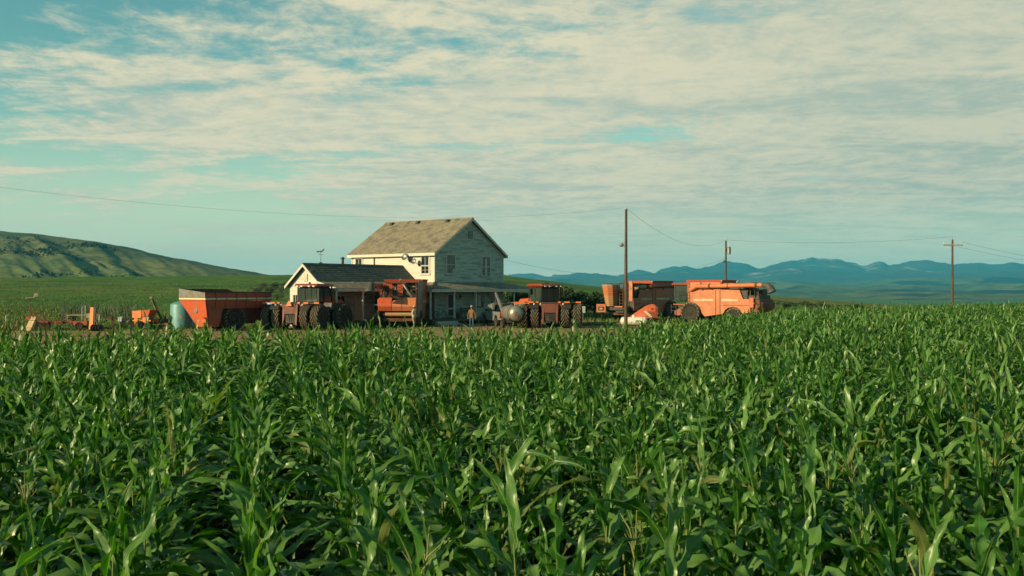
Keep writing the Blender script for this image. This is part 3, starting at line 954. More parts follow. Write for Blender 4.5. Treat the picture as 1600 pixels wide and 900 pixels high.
# courses on the front slope
sh = MB(); rg = random.Random(8); nrow = 9
for k in range(nrow):
    f0, f1 = k / nrow, (k + 1.15) / nrow; f1 = min(f1, 1)
    x = PX0 * (1 - f0) + .05
    while x < PX1 * (1 - f0) + W_ * f0 - .05:
        wd = rg.uniform(.28, .5); xe = min(x + wd - .012, PX1 * (1 - f0) + W_ * f0)
        y0 = PO * (1 - f0) - .06 * f0; y1 = PO * (1 - f1) - .06 * f1
        z0 = PZ1 * (1 - f0) + PZ0 * f0 + .09; z1 = PZ1 * (1 - f1) + PZ0 * f1 + .09
        lf_ = .018 + rg.uniform(0, .012)
        sh.prism([(x, y0 - .02, z0 + .001), (x, y0 - .02, z0 + lf_), (x, y1, z1 + .008), (x, y1, z1 + .001)], (xe - x, 0, 0))
        x += wd
sh.build('shingles', M['shingle'], porch, kind='stuff')
hp = MB(); hp.bar((-.05, -.08, PZ0 + .12), (PX0, PO, PZ1 + .12), .2, .05); hp.build('hip_cap', M['dark'], porch)
f_ = MB(); f_.box((PX0, PO - .04, PZ1 - .17), (PX1, PO, PZ1 + .08)); f_.build('porch_fascia', M['trim'], porch)
f_ = MB(); f_.box((PX0 - .04, PO - .04, PZ1 - .17), (PX0, 2.6, PZ1 + .08)); f_.build('porch_fascia', M['cream'], porch)
f_ = MB(); f_.box((-2.8, PO + .25, PZ1 - .06), (PX1 - .1, -.05, PZ1 - .02)); f_.build('porch_ceiling', M['trim'], porch)
def post(parent, x, y, z0, z1, m='trim', wd=.13):
    b = MB(); b.box((x - wd/2, y - wd/2, z0), (x + wd/2, y + wd/2, z1)); b.box((x - wd*.8, y - wd*.8, z0), (x + wd*.8, y + wd*.8, z0 + .16)); b.box((x - wd*.8, y - wd*.8, z1 - .14), (x + wd*.8, y + wd*.8, z1))
    return b.build('porch_post', M[m], parent, bevel=.008)
for px in (672.5, 709.5, 743.5, 773.5, 803):
    x = on_x(px, -2.15); post(house, x, -2.15, .55, PZ1 - .1)
for k in range(2): post(house, PX1 - .2, 1.0 + k * 3.2, .55, PZ1 - .1)
dk = MB(); dk.box((-2.8, -2.3, .30), (PX1 - .1, -.03, .46)); deck = dk.build('porch_deck', M['wood'], house)
xx = -2.8
while xx < PX1 - .2:               # deck boards, each on its own
    MB().box((xx, -2.34, .462), (xx + .27, -.06, .50)).build('plank', M['wood'], deck); xx += .285
for k, x in enumerate(np.linspace(-2.6, PX1 - .3, 8)):
    MB().box((x - .12, -2.2, -.05), (x + .12, -1.96, .30)).build('pier', M['wood'], deck)
stp = MB(); xs_ = on_x(699, -2.6)
for k in range(2): MB().box((xs_ - 1.3, -2.36 - .32 * (k + 1), -.02), (xs_ + 1.3, -2.36 - .32 * k, .34 - .17 * k)).build('step', M['sign'], house)

# wing
WX0, WY, WH = -11.66, 3.87, 5.10       # gable end, ridge line, ridge height
wsl = .80                             # roof pitch, rise over run
yb, yf = WY + 2.0, WY - 1.75
zb_, zf_ = WH - wsl * 2.0, WH - wsl * 1.75
w = MB()
w.prism([(WX0 + .35, yf, 0), (WX0 + .35, yb, 0), (WX0 + .35, yb, zb_ - .05), (WX0 + .35, WY, WH - .12), (WX0 + .35, yf, zf_ - .08)], (-WX0 - .35, 0, 0))
w.build('wing_wall', M['cream'], house)
b = MB(); rg = random.Random(2); z = .4
while z < WH - .3:
    e = .165
    y0, y1 = yf + max(0, (z + e - zf_)) / wsl, yb - max(0, (z + e - zb_)) / wsl
    if y1 - y0 < .2: break
    t_ = .028 + rg.uniform(-.004, .006)
    b.prism([(WX0 + .35 - t_, y0, z), (WX0 + .346, y0, z + e + .01), (WX0 + .36, y0, z + e + .01), (WX0 + .36, y0, z)], (0, y1 - y0, 0)); z += e
b.build('siding', M['cream'], house, kind='stuff')
r_ = MB()
lb = Vector((0, yb + .28, zb_ - .28 * wsl)); lf2 = Vector((0, yf - .12, zf_ - .12 * wsl))
r_.prism([(WX0, lb.y, lb.z), (WX0, WY, WH), (WX0, WY, WH + .09), (WX0, lb.y, lb.z + .09)], (-WX0 - .03, 0, 0))
r_.prism([(WX0, lf2.y, lf2.z), (WX0, WY, WH), (WX0, WY, WH + .09), (WX0, lf2.y, lf2.z + .09)], (-WX0 - .03, 0, 0))
wroof = r_.build('wing_roof', M['dshingle'], house)
wroof['label'] = 'dark shingle roof of the low wing'
shingles(wroof, lf2.y, lf2.z + .09, WY, WH + .09, WX0, -.04, M['dshingle'], 31, .45, .26, along='x')
shingles(wroof, lb.y, lb.z + .09, WY, WH + .09, WX0, -.04, M['dshingle'], 32, .45, .26, along='x')
MB().prism([(WX0 - .02, WY - .15, WH + .03), (WX0 - .02, WY, WH + .16), (WX0 - .02, WY + .15, WH + .03)], (-WX0 - .02, 0, 0)).build('ridge_cap', M['dshingle'], wroof)
for (ey, ez_) in ((lb.y, lb.z), (lf2.y, lf2.z)):
    MB().prism([(WX0 - .04, ey, ez_ - .14), (WX0 - .04, WY, WH - .14), (WX0 - .04, WY, WH + .08), (WX0 - .04, ey, ez_ + .08)], (.04, 0, 0)).build('rake_board', M['cream'], house)
# wing porch
wy0, wz0, wy1, wz1 = lf2.y, lf2.z + .02, -.35, 3.08
pr = MB(); pr.prism([(WX0 + .02, wy0, wz0), (WX0 + .02, wy1, wz1), (WX0 + .02, wy1, wz1 + .08), (WX0 + .02, wy0, wz0 + .08)], (-WX0 + PX0 + .02 - .1, 0, 0))
wp = pr.build('wing_porch_roof', M['shingle'], house)
shingles(wp, wy1, wz1 + .08, wy0, wz0 + .08, WX0 + .04, PX0 - .06, M['shingle'], 40, .45, .26, along='x')
MB().prism([(WX0 - .02, wy0, wz0 - .1), (WX0 - .02, wy1, wz1 - .1), (WX0 - .02, wy1, wz1 + .1), (WX0 - .02, wy0, wz0 + .1)], (.04, 0, 0)).build('rake_board', M['cream'], wp)
MB().box((WX0 + .02, wy1 - .03, wz1 - .16), (PX0 - .1, wy1, wz1 + .07)).build('porch_fascia', M['trim'], wp)
for px in (525.5, 567, 600, 635):
    x = on_x(px, -.2); post(house, x, -.2, .55, wz1 - .1, 'cream')
dk = MB(); dk.box((WX0 + .3, -.3, .30), (-2.9, yf - .02, .46)); deck2 = dk.build('porch_deck', M['wood'], house)
xx = WX0 + .3
while xx < -3.2:
    MB().box((xx, -.34, .462), (xx + .27, yf - .03, .50)).build('plank', M['wood'], deck2); xx += .285
for k, x in enumerate(np.linspace(WX0 + .5, -3.1, 5)): MB().box((x - .12, -.2, -.05), (x + .12, .04, .30)).build('pier', M['wood'], deck2)
MB().box((-7.6, yf - .05, .5), (-6.7, yf - .01, 2.55)).build('door', M['trim'], house)
lap_boards('x', yf, WX0 + .37, -.05, .5, 3.5, lambda z: 0, M['peel'], house, 1, seed=9)  # darker weathered boards stand in for shade under the wing porch
window(house, 'x', -9.2, 1.3, 2.5, yf, 1.0)
window(house, 'x', -4.8, 1.3, 2.5, yf, 1.0)
window(house, 'y', WY + 1.25, 1.35, 2.6, WX0 + .33, .6, trim='cream')
MB().box((WX0 + .27, WY - .22, 3.75), (WX0 + .33, WY + .22, 4.35)).build('gable_vent', M['trim'], house)
xk = on_x(535.5, WY); k_ = MB(); k_.tube([(xk, WY, WH - .1), (xk, WY, WH + .62)], .11, 10); k_.lathe([(.2, WH + .58), (.2, WH + .64), (.03, WH + .74)], (xk, WY, 0), 'Z', 12); k_.build('stove_pipe', M['dark'], house)

# things fixed to or standing on the house
xw = on_x(501.3, WY); pw = HC + hv * xw + hu * WY
wv = thing('weathervane', 'small dark weathervane with cross arms on the wing roof ridge', 'weathervane', (pw.x, pw.y, WH + .16))
q = MB(); q.tube([(0, 0, -.05), (0, 0, 1.05)], .018, 6); q.cbox((0, 0, .02), (.22, .22, .12)); q.build('rod', M['black'], wv)
q = MB(); q.tube([(-.24, 0, .72), (.24, 0, .72)], .012, 5); q.tube([(0, -.24, .72), (0, .24, .72)], .012, 5); q.build('cross_arm', M['black'], wv)
q = MB(); q.prism([(-.34, 0, 1.02), (-.18, 0, 1.0), (.05, 0, 1.02), (.2, 0, 1.16), (.34, 0, 1.22), (.2, 0, 1.02), (.08, 0, .93), (-.12, 0, .93), (-.32, 0, .88)], (0, .015, 0)); q.build('arrow', M['black'], wv)
for px, py, rr, lab in ((633.5, 402, .33, 'larger grey satellite dish under the eave of the sunlit wall'), (648, 409, .27, 'smaller satellite dish, lower and closer to the upstairs window')):
    y = on_y(px, -.45); p = HC + hv * -.45 + hu * y
    sdh = thing('satellite_dish', lab, 'satellite dish', (p.x, p.y, zz(py, p.y)), R(323), 'satellite dishes on the house wall')
    q = MB(); q.lathe([(0, 0), (rr*.5, .03), (rr*.85, .09), (rr, .13), (rr, .15), (rr*.83, .112), (rr*.5, .05), (0, .02)], (0, 0, 0), 'Z', 20)
    o = q.build('dish', M['grey'], sdh, smooth=40); o.rotation_euler = (R(68), 0, 0)
    q = MB(); q.tube([(0, 0, -rr*.7), (0, -.35, -rr*.35), (0, -.42, -.05)], .014, 5); q.cbox((0, -.42, 0), (.08, .1, .08)); q.build('feed_arm', M['dark'], sdh)
    q = MB(); q.tube([(0, .05, 0), (0, .12, -.12), (.15, .42, -.28)], .022, 6); q.cbox((.16, .42, -.28), (.16, .06, .2)); q.build('bracket', M['dark'], sdh)

M['darkred'] = mat('dirty_red_paint', (.20, .040, .02), .6, alt=(.13, .045, .025), scale=2, var=.15)
# ------------------------------------------------------------------ wheels
_wheels = {}
def wheel(parent, name, loc, r, w, lugs=20, lug_h=.055, rim='dark', rr=.55, hub=.0, lug_m='tyre'):
    """a tyre with chevron lugs (axis Y) and its rim as a child"""
    key = (round(r, 3), round(w, 3), lugs, lug_h, rim, rr)
    if key not in _wheels:
        b = MB(); h = w / 2; ri = r * rr
        b.lathe([(ri, -h*.72), (ri + .05, -h*.86), (r*.80, -h), (r*.95, -h*.90), (r - lug_h*.6, -h*.55), (r - lug_h*.5, 0), (r - lug_h*.6, h*.55), (r*.95, h*.90), (r*.80, h), (ri + .05, h*.86), (ri, h*.72)],
                (0, 0, 0), 'Y', 32)
        b.mi = 1
        if lugs:
            for k in range(lugs):
                for sg in (-1, 1):
                    a0 = 2 * math.pi * (k + (.5 if sg > 0 else 0)) / lugs
                    pts = []
                    for q in range(4):
                        f = q / 3; ang = a0 + f * .50 * (20 / lugs); y = sg * (.01 + f * h * .98)
                        rad = r - lug_h - .035 if q < 3 else r * .90 - .03
                        top = r if q < 3 else r * .965
                        th = (.055 + .02 * f) / r * .62
                        for (rd, aa) in ((rad, -th), (top, -th*.8), (top, th*.8), (rad, th)):
                            g = ang + aa; pts.append((math.sin(g) * rd, y, math.cos(g) * rd))
                    fs = [(0,1,2,3), (15,14,13,12)]
                    for q in range(3):
                        for e in range(4):
                            e2 = (e + 1) % 4; fs.append((q*4+e, q*4+e2, q*4+4+e2, q*4+4+e))
                    b._add(pts, fs)
        t = b.mesh('wheel', [M['tyre'], M['lug']], smooth=40)
        c = MB(); ri2 = ri + .012
        c.lathe([(ri2, -h*.70), (ri2, -h*.80), (ri2*.90, -h*.80), (ri2*.84, -h*.30), (ri2*.35, -h*.22), (ri2*.30, -h*.45), (0, -h*.45)], (0, 0, 0), 'Y', 24)
        c.lathe([(ri2, h*.70), (ri2, h*.80), (ri2*.90, h*.80), (ri2*.84, h*.30), (ri2*.35, h*.22), (ri2*.30, h*.45), (0, h*.45)], (0, 0, 0), 'Y', 24)
        for k in range(8):
            g = k * math.pi / 4
            for sg in (-1, 1): c.cbox((math.sin(g) * ri2*.55, sg * h*.29, math.cos(g) * ri2*.55), (.05, .05, .05))
        _wheels[key] = (t, c.mesh('rim', M[rim], smooth=40))
    t, c = _wheels[key]
    o = link(name, t, parent); o.location = loc
    link('rim', c, o)
    return o

def lettering(parent, text, size, M4, m='letter', depth=.006):
    cu = bpy.data.curves.new('lettering', 'FONT'); cu.body = text; cu.size = size; cu.extrude = depth; cu.align_x = 'CENTER'; cu.align_y = 'CENTER'; cu.resolution_u = 2
    tmp = bpy.data.objects.new('tmp', cu)
    me = bpy.data.meshes.new_from_object(tmp); bpy.data.objects.remove(tmp); bpy.data.curves.remove(cu)
    me.name = 'lettering'; me.materials.clear(); me.materials.append(M[m])
    o = link('lettering', me, parent); o.matrix_local = M4
    return o

# ------------------------------------------------------------------ articulated tractor: +X forward, origin at the hinge on the ground
def tractor(label, loc, heading, bend, triangle=True, blue=False, fender='dark', cdx=.7):
    t = thing('articulated_tractor', label, 'tractor', loc, heading, 'articulated tractors')
    def fr(p):                                # a point of the front unit, turned about the hinge
        p = Vector(p); c_, s_ = math.cos(bend), math.sin(bend); return Vector((p.x*c_ - p.y*s_, p.x*s_ + p.y*c_, p.z))
    FM = Matrix.Rotation(bend, 4, 'Z')
    r, w, ax = .98, .62, 1.72
    for sx in (-1, 1):
        for y in (-2.12, -1.20, 1.20, 2.12):
            o = wheel(t, 'wheel', (sx*ax, y, r), r, w, 17, .075, 'dark')
            if sx > 0: o.location = fr((ax, y, r)); o.rotation_euler = (0, 0, bend)
            if y < 0: o.rotation_euler = (math.pi, 0, o.rotation_euler.z)
    # rear unit
    b = MB(); b.cbox((-ax, 0, .98), (.5, 2.2, .5)); b.tube([(-ax, -2.4, .98), (-ax, 2.4, .98)], .16, 10); b.box((-2.2, -.42, .75), (-.1, .42, 1.55)); b.build('rear_frame', M['dark'], t, bevel=.02)
    b = MB()
    b.prism([(-2.55, -.62, .35), (-2.55, -.48, .35), (-2.40, -.44, 1.98), (-2.40, -.66, 1.98)], (.14, 0, 0)); b.prism([(-2.55, .48, .35), (-2.55, .62, .35), (-2.40, .66, 1.98), (-2.40, .44, 1.98)], (.14, 0, 0))
    b.box((-2.44, -.46, 1.25), (-2.3, .46, 1.98)); b.build('hitch_frame', M['darkred'], t, bevel=.015)
    b = MB(); b.box((-2.40, -.42, .45), (-2.2, .42, 1.2)); b.bar((-2.5, -.3, .6), (-2.9, -.3, .5), .08); b.bar((-2.5, .3, .6), (-2.9, .3, .5), .08); b.bar((-2.4, 0, .55), (-2.95, 0, .5), .16, .08)
    for k in range(4): b.tube([(-2.44, -.25 + .16*k, 1.2), (-2.6, -.25 + .16*k, 1.05), (-2.62, -.25 + .17*k, .75)], .022, 5)
    b.build('hitch', M['dark'], t)
    b = MB()                                  # fuel tanks / deck over the rear axle
    b.box((-2.25, -1.5, 1.72), (-.35, 1.5, 2.02)); b.box((-2.1, -.8, 1.5), (-.5, .8, 1.75)); b.build('rear_deck', M['orange2'], t, bevel=.04)
    for s_ in (-1, 1):
        b = MB(); n = 7
        for k in range(n):
            a0, a1 = R(35 + 110*k/n), R(35 + 110*(k+1)/n)
            p = [(-ax - math.cos(a)*1.10, r + math.sin(a)*1.10) for a in (a0, a1)]
            b.prism([(p[0][0], s_*.92, p[0][1]), (p[1][0], s_*.92, p[1][1]), (p[1][0], s_*.92, p[1][1] + .03), (p[0][0], s_*.92, p[0][1] + .03)], (0, s_*.75, 0))
        b.build('fender', M['dark'], t, smooth=40)
    b = MB(); b.box((-2.36, -2.35, 2.03), (-2.26, 2.35, 2.10)); b.build('light_bar', M['dark'], t)
    for y in (-2.25, -1.35, -.75, 1.0, 1.5, 2.2):
        b = MB(); b.cbox((-2.40, y, 2.08), (.09, .42 if abs(y) > 1.2 else .22, .12)); b.build('marker_light', M['bright_orange'], t, bevel=.015)
    for y in (-1.05, .75, 1.25):
        b = MB(); b.lathe([(.02, -.06), (.08, .0), (.085, .03), (.0, .05)], (-2.42, y, 1.93), 'X', 10); b.build('work_light', M['white'], t)
    if triangle:
        b = MB(); b.prism([(-2.62, -.26, 1.86), (-2.62, .26, 1.86), (-2.60, 0, 2.28)], (.03, 0, 0)); b.build('warning_triangle', M['bright_orange'], t)
    if blue:
        b = MB(); b.cbox((-2.2, 1.75, 1.98), (.55, .5, .22), (0, 12, 0)); b.build('jug', M['blue'], t, bevel=.05)
    # front unit
    b = MB(); b.box((-.1, -.45, .7), (3.4, .45, 1.5), FM); b.tube([fr((ax, -2.4, .98)), fr((ax, 2.4, .98))], .16, 10); b.build('front_frame', M['dark'], t, bevel=.02)
    b = MB(); b.prism([fr(p) for p in ((1.85, -.62, 1.45), (4.05, -.58, 1.35), (4.15, -.55, 1.9), (3.85, -.55, 2.28), (1.85, -.62, 2.42))], fr((0, 1.2, 0))); b.build('hood', M['orange'], t, bevel=.06)
    b = MB(); b.box((4.10, -.45, 1.35), (4.2, .45, 2.0), FM); b.build('grille', M['black'], t)
    b = MB(); b.box((-.55, -1.15, 1.78), (1.3, 1.15, 1.98), FM); b.box((.9, -1.5, 1.35), (1.5, -1.05, 1.9), FM); b.box((.9, 1.05, 1.35), (1.5, 1.5, 1.9), FM); b.build('platform', M['dark'], t, bevel=.02)
    for s_ in (-1, 1):
        b = MB(); b.prism([fr(p) for p in ((.35, s_*1.1, 1.5), (2.9, s_*1.1, 1.5), (2.7, s_*1.1, 2.06), (.5, s_*1.1, 2.10))], fr((0, s_*.95, 0)))
        b.build('front_fender', M[fender], t, bevel=.04)  # dark on the tractor by the cart: shade put into the fender colour
    # cab: glass body, pillars, roof
    cw, x0, x1, z0, z1 = 1.0, -.62 + cdx, 1.05 + cdx, 1.98, 3.30
    b = MB(); b.prism([fr(p) for p in ((x0 + .1, -cw, z0), (x1, -cw, z0), (x1 + .12, -cw*.98, z1), (x0, -cw*.98, z1))], fr((0, 2*cw, 0))); b.build('cab_glass', M['glass'], t, bevel=.16, smooth=30)
    b = MB()
    for xx in (x0 + .05, x0 + .77, x1 + .04):
        for s_ in (-1, 1): b.bar(fr((xx, s_*(cw + .005), z0 - .02)), fr((xx + .02, s_*(cw - .02), z1)), .09)
    for s_ in (-.3, .3): b.bar(fr((x0 - .01, s_, z0)), fr((x0 - .06, s_, z1)), .03)
    b.build('cab_frame', M['black'], t)
    b = MB(); b.prism([fr(p) for p in ((x0 - .22, -1.1, z1), (x1 + .3, -1.1, z1), (x1 + .36, -1.08, z1 + .10), (x1 + .05, -1.0, z1 + .23), (x0 - .05, -1.0, z1 + .23), (x0 - .28, -1.08, z1 + .08))], fr((0, 2.18, 0)))
    rf_ = b.build('cab_roof', M['orange2'], t, bevel=.07, smooth=40)
    for y in (-.8, -.35, .35, .8):
        b = MB(); b.cbox(fr((x0 - .27, y, z1 + .04)), (.08, .18, .10), (0, 0, math.degrees(bend))); b.build('roof_light', M['white'], rf_)
    b = MB(); b.lathe([(.09, 0), (.09, .09), (.05, .14), (0, .15)], fr((cdx - .1, .2, z1 + .22)), 'Z', 12); b.build('beacon', M['black'], rf_)
    b = MB(); b.tube([fr((1.75, -.72, 2.2)), fr((1.75, -.72, 3.35)), fr((1.62, -.74, 3.5))], .085, 10); b.tube([fr((1.75, -.72, 2.35)), fr((1.75, -.72, 2.95))], .14, 10); b.build('exhaust', M['dark'], t)
    for s_ in (-1, 1):
        b = MB(); b.tube([fr((1.0, s_*.92, 3.1)), fr((1.15, s_*1.35, 3.15)), fr((1.15, s_*1.35, 2.7))], .018, 5); b.cbox(fr((1.15, s_*1.38, 2.9)), (.07, .24, .5), (0, 0, math.degrees(bend))); b.build('mirror', M['black'], t)
    b = MB()
    for k in range(4): b.bar(fr((.3, 1.35, .6 + .32*k)), fr((.8, 1.35, .6 + .32*k)), .05)
    b.bar(fr((.3, 1.35, .55)), fr((.3, 1.2, 2.5)), .035); b.bar(fr((.8, 1.35, .55)), fr((.8, 1.2, 2.5)), .035); b.build('ladder', M['dark'], t)
    return t
def ground_at(px, d, py=450): p = at(px, py, d); return Vector((p.x, p.y, 0))
az_head = lambda deg: R(90 - deg)           # compass-like: degrees right of straight away
p = ground_at(461, 75.2)
hd = 19
tractor('dusty orange tractor on dual wheels hitched beside the grain cart', p + Vector((math.sin(R(hd)), math.cos(R(hd)), 0)) * 1.72, az_head(hd), R(-8), True, True)
p = ground_at(861, 79.0)
hd = 9
tractor('orange tractor on dual wheels parked behind the silver tank', p + Vector((math.sin(R(hd)), math.cos(R(hd)), 0)) * 1.72, az_head(hd), R(44), False, False, 'orange', .9)

# ------------------------------------------------------------------ combine: +X forward, origin under the middle
def combine(label, loc, heading, rear='open', letters=True, front=True):
    t = thing('combine_harvester', label, 'combine harvester', loc, heading, 'combine harvesters')
    for s_ in (-1, 1):
        o = wheel(t, 'wheel', (2.55, s_*1.55, .95), .95, .72, 17, .07, 'dark')
        o2 = wheel(t, 'wheel', (-1.65, s_*1.45, .70), .70, .50, 14, .06, 'dark')
        if s_ < 0: o.rotation_euler = o2.rotation_euler = (math.pi, 0, 0)
    b = MB(); b.tube([(2.55, -1.6, .95), (2.55, 1.6, .95)], .2, 10); b.build('axle', M['dark'], t)
    b = MB(); b.tube([(-1.65, -1.5, .7), (-1.65, 1.5, .7)], .13, 10); b.box((-1.9, -.5, .62), (-1.4, .5, .98)); b.build('axle', M['dark'], t)
    b = MB(); b.box((-2.9, -1.38, 1.0), (3.0, 1.38, 2.9)); b.build('body', M['dark'], t)
    # side panels with both wheel arches
    arch = [(-2.46, .92), (-2.30, 1.22), (-2.0, 1.42), (-1.55, 1.48), (-1.1, 1.40), (-.80, 1.18), (-.62, .85)]
    prof = [(3.0, 3.80), (-.35, 3.80), (-.35, 3.06), (-2.22, 3.02), (-2.55, 2.22), (-3.25, 2.20), (-3.25, .98)] + arch + [(1.22, .58), (1.45, .82), (1.75, 1.18), (2.15, 1.42), (2.6, 1.5), (3.0, 1.5)]
    for s_ in (-1, 1):
        b = MB(); b.prism([(x, s_*1.50, z) for x, z in prof], (0, s_*.06, 0)); sp = b.build('side_panel', M['salmon'] if rear == 'round' else M['orange'], t, bevel=.018)
        b = MB(); b.box((.08, s_*1.555, 0.75), (.14, s_*1.575, 3.0)); b.box((-.36, s_*1.555, .85), (-.29, s_*1.575, 3.02)); b.box((-3.2, s_*1.555, 1.62), (-.6, s_*1.57, 1.66)); b.build('panel_gap', M['dark'], sp)
        b = MB(); b.box((.30, s_*1.56, 2.02), (2.35, s_*1.568, 2.20)); b.box((-2.05, s_*1.56, 2.02), (-.5, s_*1.568, 2.20)); b.build('decal_stripe', M['stripe'], sp)
        b = MB(); b.prism([(1.55, s_*1.56, 3.74), (1.28, s_*1.56, 2.95), (1.46, s_*1.56, 2.95), (1.72, s_*1.56, 3.74)], (0, s_*.012, 0)); b.build('slot', M['rust'], sp)
        if letters:
            for txt, xx, sz in (('AXIAL-FLOW', 1.28, .19), ('CASE IH', -1.05, .25)):
                Mx = Matrix.Translation((xx, s_*1.572, 2.11)) @ (Matrix.Rotation(math.pi, 4, 'Z') if s_ > 0 else Matrix.Identity(4)) @ Matrix.Rotation(math.pi/2, 4, 'X')
                lettering(sp, txt, sz, Mx)
    # grain tank top with open rim, boards leaning out
    b = MB(); b.box((-.4, -1.49, 2.9), (2.98, 1.49, 3.55)); b.build('grain_tank', M['orange2' if rear == 'open' else 'orange'], t)
    b = MB()
    for (p0, p1, n) in (((-.4, -1.5), (3.0, -1.5), (0, -.14)), ((-.4, 1.5), (3.0, 1.5), (0, .14)), ((-.4, -1.5), (-.4, 1.5), (-.12, 0)), ((3.0, -1.5), (3.0, 1.5), (.12, 0))):
        b.prism([(*p0, 3.55), (*p1, 3.55), (p1[0] + n[0], p1[1] + n[1], 3.93), (p0[0] + n[0], p0[1] + n[1], 3.93)], (-n[0]*.25, -n[1]*.25, 0))
    b.build('tank_rim', M['orange2' if rear == 'open' else 'orange'], t)
    # unloading auger along the left side to the rear, rubber spout at its end
    if rear == 'bin':                  # this one's tube lies forward along the right side
        b = MB(); b.tube([(-.9, -1.62, 3.30), (.4, -1.66, 3.42), (7.2, -1.66, 3.50)], .20, 14); b.build('unloading_auger', M['orange2'], t, smooth=40)
    b = MB(); b.tube([(2.6, 1.62, 3.02), (1.9, 1.80, 3.36), (1.2, 1.82, 3.36), (.62, 1.82, 3.37)], .21, 14)
    if rear != 'bin': b.tube([(.55, 1.82, 3.37), (-4.55, 1.86, 3.47)], .20, 14)
    au = b.build('unloading_auger', M['salmon'], t, smooth=40)
    if rear != 'bin':
     b = MB(); b.tube([(.64, 1.82, 3.37), (.50, 1.82, 3.372)], .25, 14); b.tube([(-1.2, 1.83, 3.40), (-1.28, 1.83, 3.40)], .225, 14); b.build('flange', M['rust'], au, smooth=40)
     b = MB(); b.tube([(-4.5, 1.86, 3.47), (-4.95, 1.87, 3.44), (-5.25, 1.88, 3.2), (-5.42, 1.89, 2.82)], [.215, .26, .33, .40], 14); b.build('spout', M['rubber'], au, smooth=40)
    b = MB(); b.bar((-3.6, 1.5, 3.1), (-3.6, 1.84, 3.26), .08); b.bar((-3.6, 1.5, 3.1), (-3.6, 1.3, 2.4), .08); b.build('auger_cradle', M['dark'], t)
    # engine deck
    b = MB(); b.box((-3.0, -1.1, 2.3), (-.5, 1.1, 2.6)); b.box((-2.3, -.6, 2.6), (-.7, .5, 3.35)); b.box((-2.9, .55, 2.5), (-1.2, 1.2, 3.05)); b.build('engine', M['dark'], t, bevel=.04)
    b = MB(); b.tube([(-1.3, .1, 3.2), (-1.3, .1, 3.75), (-1.5, .1, 3.88)], .10, 10); b.tube([(-2.0, -.9, 2.6), (-2.2, -.9, 3.3), (-2.6, -.3, 3.5)], .09, 8); b.tube([(-2.5, .5, 2.5), (-2.6, .3, 3.2), (-2.0, .2, 3.4)], .06, 8); b.build('exhaust', M['grey'], t, smooth=40)
    b = MB(); b.tube([(-2.4, -1.25, 3.3), (-1.1, -1.25, 3.3)], .24, 14); b.build('air_cleaner', M['dust'], t, smooth=40)
    b = MB(); b.box((-1.6, -1.45, 3.58), (-.42, 1.3, 3.66)); b.box((-3.0, -1.45, 3.60), (-1.6, -.55, 3.68)); b.build('engine_hood', M['orange2'], t, bevel=.02)
    b = MB()
    for x_ in (-3.1, -2.1):
        for s_ in (-1.42, 1.2): b.bar((x_, s_, 2.2), (x_, s_, 3.62), .07)
    b.bar((-3.1, -1.42, 3.66), (-3.1, 1.2, 3.66), .07); b.bar((-3.1, -1.42, 3.05), (-3.1, 1.2, 3.05), .04); b.build('deck_frame', M['rust'], t)
    for k in range(9): MB().tube([(-2.6 + .1*k, -.5 + .13*k, 2.6), (-2.9 + .06*k, -.4 + .12*k, 2.95 + .05*(k % 3)), (-2.95 + .05*k, -.3 + .11*k, 2.4)], .03, 5).build('hose', M['black'], t)
    # rear hood: three bulged panels, chopper below
    if rear == 'open':
        for y0, y1, m_, top in ((.42, 1.5, 'orange', 2.42), (-.40, .40, 'salmon', 2.22), (-1.5, -.42, 'salmon', 2.42)):
            b = MB(); b.prism([(-3.1, y0, 1.40), (-3.85, y0, 1.36), (-4.05, y0, 1.75), (-3.95, y0, 2.0), (-3.7, y0, top), (-3.1, y0, top + .04)], (0, y1 - y0, 0)); b.build('rear_hood', M[m_], t, bevel=.03)
        b = MB(); b.prism([(-3.12, -1.58, .9), (-3.0, -1.58, 3.80), (-.4, -1.58, 3.80), (-.4, -1.58, .9)], (0, .05, 0)); b.build('shield', M['grey'], t)
        b = MB(); b.box((-3.05, .5, 2.5), (-2.95, .75, 3.55)); b.box((-3.06, -.35, 2.55), (-2.98, .1, 3.5)); b.build('radiator_post', M['orange2'], t, bevel=.01)
        b = MB(); b.tube([(-3.3, -1.1, 2.5), (-3.35, -.75, 3.0), (-3.2, -.45, 3.42), (-2.8, -.3, 3.5)], .09, 10); b.build('air_duct', M['grey'], t, smooth=40)
    elif rear == 'bin':
        b = MB(); b.box((-3.85, -1.25, 1.0), (-3.2, 1.3, 1.38)); b.box((-3.7, -1.2, .75), (-3.3, .2, 1.0)); b.box((-3.6, .5, 1.4), (-3.3, 1.2, 1.55)); b.bar((-3.9, -1.2, 1.35), (-3.9, 1.3, 1.35), .06); b.bar((-3.85, -.9, .6), (-4.1, -1.1, 1.3), .06); b.build('rear_frame', M['dark'], t, bevel=.02)
        b = MB(); b.box((-3.95, -.8, 1.30), (-3.86, .1, 1.42)); b.box((-3.95, .4, 1.28), (-3.86, .9, 1.40)); b.build('reflector_bar', M['salmon'], t)
    else:
        b = MB(); b.prism([(-3.2, -1.42, 1.0), (-3.9, -1.3, 1.02), (-4.35, -1.25, 1.35), (-4.40, -1.25, 1.85), (-4.1, -1.3, 2.2), (-3.2, -1.42, 2.24)], (0, 2.75, 0)); b.build('rear_hood', M['rust'], t, bevel=.05, smooth=40)  # dark rust colour stands in for shade on the rear end
